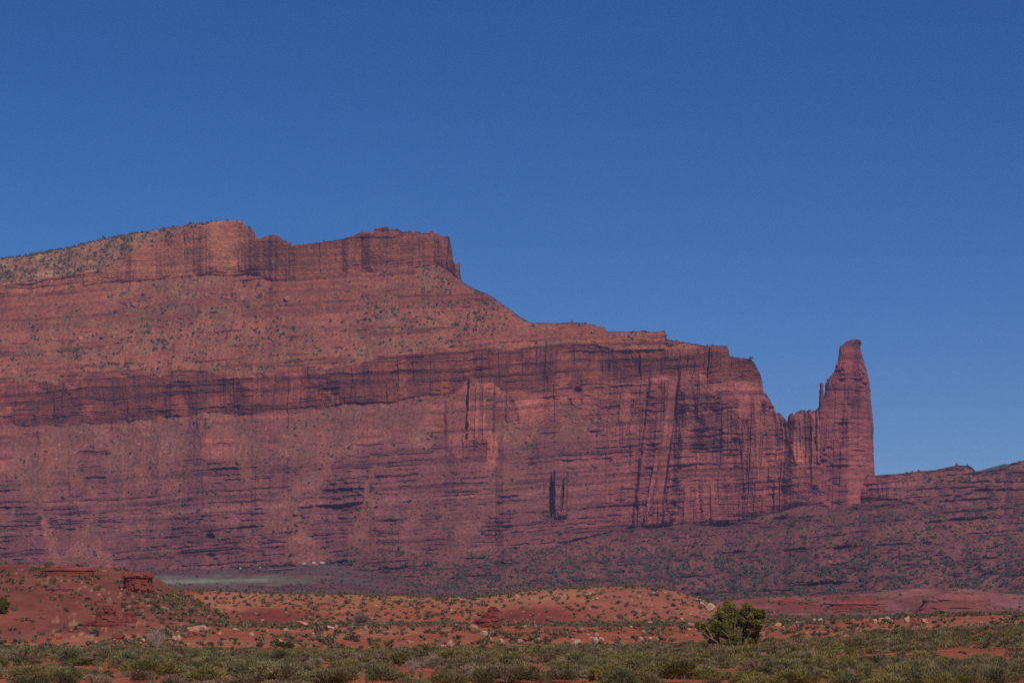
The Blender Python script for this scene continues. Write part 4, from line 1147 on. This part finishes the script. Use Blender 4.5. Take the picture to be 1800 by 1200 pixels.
for i, (x0, x1, y0, y1, tn, lb) in enumerate(BO):
    Y = bY[i] if np.isfinite(bY[i]) else 400.0
    w_, h_ = (x1 - x0) / F * Y / 2, (y1 - y0) / F * Y
    Yc = Y + w_ * .6
    me = boulder_mesh(1000 + i, w_, w_ * .8, h_ * 1.15, tn, cuts=11 if h_ > .5 else 8)
    o = link('boulder', me, M_stone, None, (wx((x0 + x1) / 2, Yc), Yc, gz((x0 + x1) / 2, Y) - .12 * h_))
    tag(o, lb, 'boulder', 'pale boulders on the bench and hills')
# leaning slab with dark hollow under it
Y = hits(530, 1101)[0]; k = Y / F
me = boulder_mesh(1201, 16.5 * k, 8 * k, 6 * k, TAN, cuts=12)
o = link('leaning_slab', me, M_stone, None, (wx(533, Y), Y + 1.0, gz(533, Y) + 2.6 * k)); o.rotation_euler = (0, math.radians(17), 0)
tag(o, 'tan slab leaning over a dark hollow below the orange hill', 'boulder')
me = boulder_mesh(1202, 6 * k, 6 * k, 5 * k, TAN, cuts=9)
tag(link('boulder', me, M_stone, None, (wx(541, Y), Y + 1.3, gz(541, Y) - .2)), 'half buried rock propping the low end of the leaning slab', 'boulder', 'pale boulders on the bench and hills')
# bleached log
Y = hits(578, 1104)[0]; k = Y / F
g_ = np.random.default_rng(5)
pts = [((t_ - .5) * 19 * k, .15 * math.sin(3 * t_), .22 + .12 * math.sin(5 * t_)) for t_ in np.linspace(0, 1, 7)]
br = [([(-4 * k, 0, .2), (-6 * k, -.4, .1), (-9 * k, -.9, .05)], .07, .03), ([(2 * k, 0, .25), (-1 * k, -.7, .12), (-4 * k, -1.3, .06)], .08, .03)]
lg = empty('fallen_log', (wx(578, Y), Y, gz(578, Y)))
v, f = tubes([(pts, .17, .10)]); M_log = plain_mat('bleached_wood', lin(200, 178, 156), .9)
link('log_stem', mesh_np('log_stem', v, f), M_log, lg)
v, f = tubes(br); link('branch', mesh_np('branch', v, f), M_log, lg)
tag(lg, 'bleached fallen log lying on the bench below the orange hill', 'log')
# small stones
protos_s = []
for s_ in range(8):
    me = boulder_mesh(1300 + s_, 1, .8, .75, [PALE, TAN, WHITE, PINK][s_ % 4], cuts=7, sub=2); me.name = 'stone'; me.materials.append(M_stone); protos_s.append(me)
n = 900
qp = rng.uniform(230, 1850, n); qY = np.sqrt(rng.uniform(228 ** 2, 610 ** 2, n)); qz = ground(qp, qY[:, None])[:, 0]
qr = YH - (qz - EYE) * F / qY
wgt = 0.25 * (qY < 420) + 0.9 * np.exp(-((qr - pl([(230, 1110), (800, 1106), (1200, 1104), (1380, 1097), (1600, 1090), (1850, 1086)], qp)) / 6) ** 2) * (qY < 430) * (0.5 + 0.8 * (qp > 1350)) \
    + 0.5 * (qY > 530) * ((np.abs(qp - 960) < 120) * (qr < 1060) + 0.95 * (qp > 1000) * (qp < 1260))
sel = np.where(rng.random(n) < wgt * .9)[0][:190]
for i in sel:
    o = bpy.data.objects.new('stone', protos_s[int(rng.integers(0, 8))]); col.objects.link(o)
    s_ = rng.uniform(.16, .42) * (qY[i] / 380) ** .5
    o.location = (wx(qp[i], qY[i]), qY[i], qz[i] - .15 * s_); o.scale = (s_, s_, s_ * rng.uniform(.5, .85)); o.rotation_euler = (0, 0, rng.uniform(0, 6.28))
    if qY[i] > 530: nm_ = 'on the round hill'
    elif qp[i] > 1350: nm_ = 'in the row right of the juniper'
    elif qp[i] > 800: nm_ = 'on the bench below the round hill'
    else: nm_ = 'on the bench below the orange hill'
    tag(o, f'small pale loose stone {nm_}', 'stone', f'small stones {nm_}')

n = 7000
qp = rng.uniform(180, 1900, n); qY = np.sqrt(rng.uniform(226 ** 2, 610 ** 2, n)); qz = ground(qp, qY[:, None])[:, 0]
qx = wx(qp, qY); qr = YH - (qz - EYE) * F / qY
pk = np.where(qY > 530, 0.9 * ((qp > 860) & (qp < 1260)) + 0.35, 0.75 * sst(0.42, 0.6, fbm(qx / 12, qY / 30, 1500, 3)) * (qY < 400))
sel = rng.random(n) < pk * 0.5
bm = bmesh.new(); bmesh.ops.create_icosphere(bm, subdivisions=1, radius=1.0)
iv = np.array([q.co[:] for q in bm.verts]); if_ = np.array([[q.index for q in fc.verts] for fc in bm.faces]); bm.free()
qs = np.stack([qx, qY, qz], -1)[sel]; nq = len(qs)
sc_ = rng.uniform(.09, .32, (nq, 1, 1)) * (qs[:, 1] / 330)[:, None, None] ** .5
vv = iv[None] * (1 + .3 * rng.normal(size=(nq, len(iv), 1))) * sc_ * np.array([1.2, 1, .7]) + qs[:, None, :]
ff = if_[None] + (np.arange(nq) * len(iv))[:, None, None]
cc = np.stack([PALE, TAN, WHITE, RUST, PINK])[rng.integers(0, 5, nq)] * rng.uniform(.8, 1.25, (nq, 1))
tag(link('pebbles', mesh_np('pebbles', vv.reshape(-1, 3), ff.reshape(-1, 3), np.repeat(cc, len(iv), 0)), M_stone), 'pale pebbles and rubble strewn over the bench and hills', 'pebbles', kind='stuff')

# layered red outcrops
def outcrop(label, x0, x1, y0, y1, prof, tint, seed, depth=0.5, bed=5.0, jag=0.6, bury=0.25):
    """prof: list of (height 0..1, left inset, right inset) as fractions of the width"""
    xc = (x0 + x1) / 2; Y = hits(xc, y1)[0]
    if not np.isfinite(Y): Y = 900.0
    k = Y / F; wd, ht = (x1 - x0) * k, (y1 - y0) * k
    pr = np.array(prof, float)
    hv = lambda z: np.clip(z / ht, 0, 1)
    fl = lambda z: -wd / 2 + np.interp(hv(z), pr[:, 0], pr[:, 1]) * wd
    fr = lambda z: wd / 2 - np.interp(hv(z), pr[:, 0], pr[:, 2]) * wd
    hf = lambda z: (fr(z) - fl(z)) * depth * .5 + .1
    z = np.concatenate([[-bury * ht], np.linspace(0, ht, max(24, int((y1 - y0) * 2.2)))])
    def am(X, Yy, Z, th):
        u = Z / ht * 10 * bed / 5 + .8 * (fbm(th * 3, Z / ht * 4, seed + 1, 2) - .5)
        b_ = np.floor(u); b2_ = np.floor(u * 2.7)
        d = 0.11 * ht * jag * (sst(.35, .65, rownoise(th * 3.5, b_, seed + 2)) - .45) + .05 * ht * jag * (rownoise(th * 9, b2_, seed + 3) - .5)
        jn = np.floor(th * 5 + 1.2 * fbm(th * 4, Z / ht * 2, seed + 4, 2))
        return d + 0.10 * ht * jag * (rownoise(Z / ht * 1.3, jn, seed + 5) - .5)
    def cf(X, Yy, Z):
        b_ = np.floor(Z / ht * 10 * bed / 5)
        c = np.broadcast_to(tint, X.shape + (3,)) * (.78 + .3 * _h(b_, b_ * 0 + 1, seed + 6) + .25 * (fbm(X / ht * 2, Z / ht * 4, seed + 7, 4) - .5))[..., None]
        return np.clip(c, .005, .8)
    P, Cc = ring_rock(z, 120, seed, fl, fr, hf, 0.0, am, cf, 3.0)
    # uneven top
    P[..., 2] += np.clip(P[..., 2] / ht, 0, 1) * .10 * ht * jag * (fbm(P[..., 0] / ht * 1.1 + 7, P[..., 1] / ht, seed + 8, 3) - .5) * 2
    V_, C_, q_, t_ = close_rings(P, Cc)
    o = link('rock_outcrop', mesh_mixed('rock_outcrop', V_, C_, q_, t_), M_ledge, None, (wx(xc, Y + wd * depth * .35), Y + wd * depth * .35, gz(xc, Y)))
    return tag(o, label, 'rock outcrop')
RED1 = lin(128, 68, 57) * 1.05
RED2 = lin(114, 60, 52) * 0.92
PNK2 = lin(130, 78, 70) * 0.95
outcrop('overhanging layered red block on the right shoulder of the red hill', 214, 268, 1006, 1042, [(0, .22, .12), (.12, .18, .02), (.3, .10, .04), (.62, .06, .05), (.68, .12, .09), (.74, .0, .0), (1, .10, .02)], RED1, 2001, .7, 2.4)
outcrop('long thin red ledge near the top of the red hill', 72, 168, 997, 1012, [(0, .05, .05), (.45, .04, .03), (.55, .10, .06), (.65, .0, .0), (1, .12, .02)], RED1, 2002, .3, 3)
outcrop('low pinkish ledge in the middle of the red hill', 28, 62, 1027, 1036, [(0, .0, .0), (.6, .02, .05), (.7, .0, .0), (1, .15, .1)], PNK2, 2003, .4, 3)
outcrop('broken pinkish ledge right of the low pinkish one', 88, 130, 1031, 1043, [(0, .0, .0), (.5, .1, .05), (.7, .02, .0), (1, .25, .1)], PNK2, 2004, .4, 3)
outcrop('rough dark red knob low on the red hill', 172, 204, 1066, 1099, [(0, -.5, -.35), (.25, -.15, -.1), (.5, .02, .02), (.7, .05, .0), (.85, .16, .06), (1, .30, .22)], RED2 * 1.12, 2005, .8, 3, .8)
outcrop('smaller rounded red knob right of the rough knob', 217, 237, 1073, 1093, [(0, -.4, -.2), (.4, .0, .0), (.75, .08, .02), (1, .4, .25)], RED2 * 1.12, 2006, .9, 3)
outcrop('undercut red rock at the foot of the red hill', 197, 219, 1111, 1124, [(0, .0, .15), (.3, .0, .02), (.6, .1, .0), (1, .4, .25)], RED1, 2007, .9, 3)
DKR = lin(120, 60, 52)
outcrop('jagged dark red ledges at the foot of the gap between two orange hills', 834, 879, 1086, 1103, [(0, -.1, -.05), (.35, .02, .0), (.55, .10, .05), (.7, .0, .08), (1, .18, .2)], DKR, 2008, .6, 3, 1.2)
outcrop('dark red broken ledge just above the jagged ledges', 846, 878, 1076, 1089, [(0, .0, -.05), (.4, .05, .05), (.6, .0, .1), (1, .3, .25)], DKR, 2009, .6, 3, 1.3)
outcrop('small jagged red spur at the top of the dark red ledges', 858, 890, 1067, 1079, [(0, .0, .1), (.4, .02, .35), (.6, .0, .45), (1, .08, .62)], DKR, 2014, .5, 3, 1.3)
outcrop('long low rusty ledge on the far right slope', 1452, 1545, 1058, 1073, [(0, .0, .0), (.5, .04, .02), (.6, .08, .03), (.72, .0, .0), (1, .2, .04)], RED1, 2010, .25, 4)
outcrop('thin rusty ledge above the long low one', 1478, 1542, 1051, 1058, [(0, .0, .0), (.5, .1, .02), (1, .3, .05)], RED1, 2011, .25, 3)
outcrop('broad cracked pink outcrop on the far right slope', 1618, 1738, 1040, 1078, [(0, -.12, -.12), (.3, -.02, -.04), (.5, .04, .0), (.62, .03, .02), (.8, .12, .08), (1, .34, .26)], PNK2, 2012, .5, 2.2, .6)
outcrop('small rusty outcrop behind the juniper on the far slope', 1368, 1400, 1051, 1062, [(0, .0, .0), (.6, .05, .0), (1, .3, .2)], RED1, 2013, .4, 3)

g2 = np.random.default_rng(77)
for i_ in range(16):
    w_ = g2.uniform(10, 34); x_ = g2.uniform(1330, 1785); y_ = g2.uniform(1052, 1078)
    o_ = outcrop('low broken red ledge poking out of the far right slope', x_, x_ + w_, y_ - g2.uniform(2.5, 6), y_, [(0, -.05, -.05), (.45, .06, .04), (.6, .0, .0), (1, g2.uniform(.1, .5), g2.uniform(.05, .3))], RED1 if x_ < 1500 else PNK2, 2100 + i_, .5, 2.5, 1.2)
    o_['group'] = 'low ledges of the far right slope'
for i_ in range(12):
    w_ = g2.uniform(8, 24); x_ = g2.uniform(0, 250); y_ = g2.uniform(1006, 1092)
    o_ = outcrop('low red rock ledge poking out of the red hill', x_, x_ + w_, y_ - g2.uniform(2, 5), y_, [(0, -.1, -.05), (.45, .06, .04), (.6, .0, .0), (1, g2.uniform(.1, .5), g2.uniform(.05, .3))], RED1, 2150 + i_, .6, 2.5, 1.2)
    o_['group'] = 'low ledges of the red hill'

# single stones on the mesa
for (p_, r_, wp_, hp_, lb) in [(504, 524, 13, 9, 'pale boulder perched on the mesa slope above a dark gully'), (422, 810, 14, 12, 'orange boulder in the red gully of the lower mesa'),
                               (520, 901, 13, 8, 'tan boulder block on the red fan low on the mesa'), (1208, 942, 7, 5, 'small orange boulder below the fluted wall')]:
    i = np.argmin(np.abs(px - p_)); j = np.argmin(np.abs(R[:, i] - r_ - hp_ / 2))
    k = Y2[j, i] / F
    me = boulder_mesh(1400 + p_, wp_ / 2 * k, wp_ / 2 * k, hp_ * k * 1.2, lin(165, 108, 88) * .8)
    tag(link('boulder', me, M_stone, None, (Xm[j, i], Y2[j, i] - 1, Zm[j, i] - .2 * hp_ * k)), lb, 'boulder')

# ================================================================== VEHICLES AT THE FOOT OF THE MESA
def box(cx, cy, cz, sx_, sy_, sz_, tx=1.0, ty=1.0):
    v = np.array([[-1, -1, -1], [1, -1, -1], [1, 1, -1], [-1, 1, -1], [-tx, -ty, 1], [tx, -ty, 1], [tx, ty, 1], [-tx, ty, 1]], float) * np.array([sx_, sy_, sz_]) / 2 + np.array([cx, cy, cz])
    f = np.array([[3, 2, 1, 0], [4, 5, 6, 7], [0, 1, 5, 4], [1, 2, 6, 5], [2, 3, 7, 6], [3, 0, 4, 7]])
    return v, f
def join(lst):
    V_, F_, o_ = [], [], 0
    for v, f in lst: V_.append(v); F_.append(f + o_); o_ += len(v)
    return np.concatenate(V_), np.concatenate(F_)
M_white = plain_mat('white_paint', (.6, .6, .6), .4); M_yel = plain_mat('yellow_paint', (.75, .45, .03), .3)
M_glass = plain_mat('dark_glass', (.02, .025, .03), .1); M_tyre = plain_mat('black_rubber', (.02, .02, .02), .9)
M_sil = plain_mat('silver_paint', (.5, .52, .55), .3)
def vehicle(label, p_, r_, ln, ht_, mat, rotz):
    Y, z = valley_pt(p_, r_)
    root = empty('parked_vehicle', (wx(p_, Y), Y - 6, z + 0.6), rotz)
    b_ = [box(0, 0, .35 + ht_ * .2, ln, 1.9, ht_ * .4, .98, .95), box(-.1 * ln, 0, .35 + ht_ * .4 + ht_ * .22, ln * .72, 1.75, ht_ * .44, .86, .88)]
    v, f = join(b_); link('body', mesh_np('body', v, f), mat, root)
    v, f = join([box(-.1 * ln, -.86, .35 + ht_ * .62, ln * .58, .06, ht_ * .24, .9, 1), box(-.1 * ln, .86, .35 + ht_ * .62, ln * .58, .06, ht_ * .24, .9, 1)])
    link('window', mesh_np('window', v, f), M_glass, root)
    for sx_ in (-.32, .32):
        for sy_ in (-.85, .85):
            v, f = tube([(sx_ * ln, sy_ - .12, .36), (sx_ * ln, sy_ + .12, .36)], .36, .36, 14); link('wheel', mesh_np('wheel', v, f), M_tyre, root)
    return tag(root, label, 'vehicle', 'vehicles parked at the foot of the mesa')
vehicle('largest white vehicle parked at the right end of the dirt road', 568, 991, 5.2, 2.2, M_white, .1)
vehicle('small white vehicle parked between two others by the road', 553, 991, 4.6, 1.9, M_white, .3)
vehicle('silver vehicle parked beside a dark bush at the road end', 536, 992.5, 4.8, 1.9, M_sil, -.2)
vehicle('small white vehicle parked among bushes left of the road', 457, 1000, 4.6, 1.9, M_white, .2)
vehicle('yellow vehicle parked at the mesa foot', 444, 1001.5, 4.6, 2.0, M_yel, 0)
vehicle('silver vehicle standing leftmost at the mesa foot', 425, 1001, 4.8, 1.9, M_sil, .4)

# ================================================================== HAZE
hz_v, hz_f = box(0, 2250, 0, 15000, 11500, 1.0)
hz_v[:, 2] = np.where(hz_v[:, 2] < 0, -19.2, 700.0)
M_haze = bpy.data.materials.new('haze'); M_haze.use_nodes = True
hn = M_haze.node_tree.nodes; hn.remove(hn['Principled BSDF'])
pvn = hn.new('ShaderNodeVolumePrincipled')
pvn.inputs['Color'].default_value = (0.40, 0.52, 0.95, 1)
pvn.inputs['Density'].default_value = 0.00006
pvn.inputs['Anisotropy'].default_value = 0.0
M_haze.node_tree.links.new(pvn.outputs[0], hn['Material Output'].inputs['Volume'])
tag(link('haze', mesh_np('haze', hz_v, hz_f), M_haze), 'thin blue air between here and the mesa', 'haze', kind='stuff')
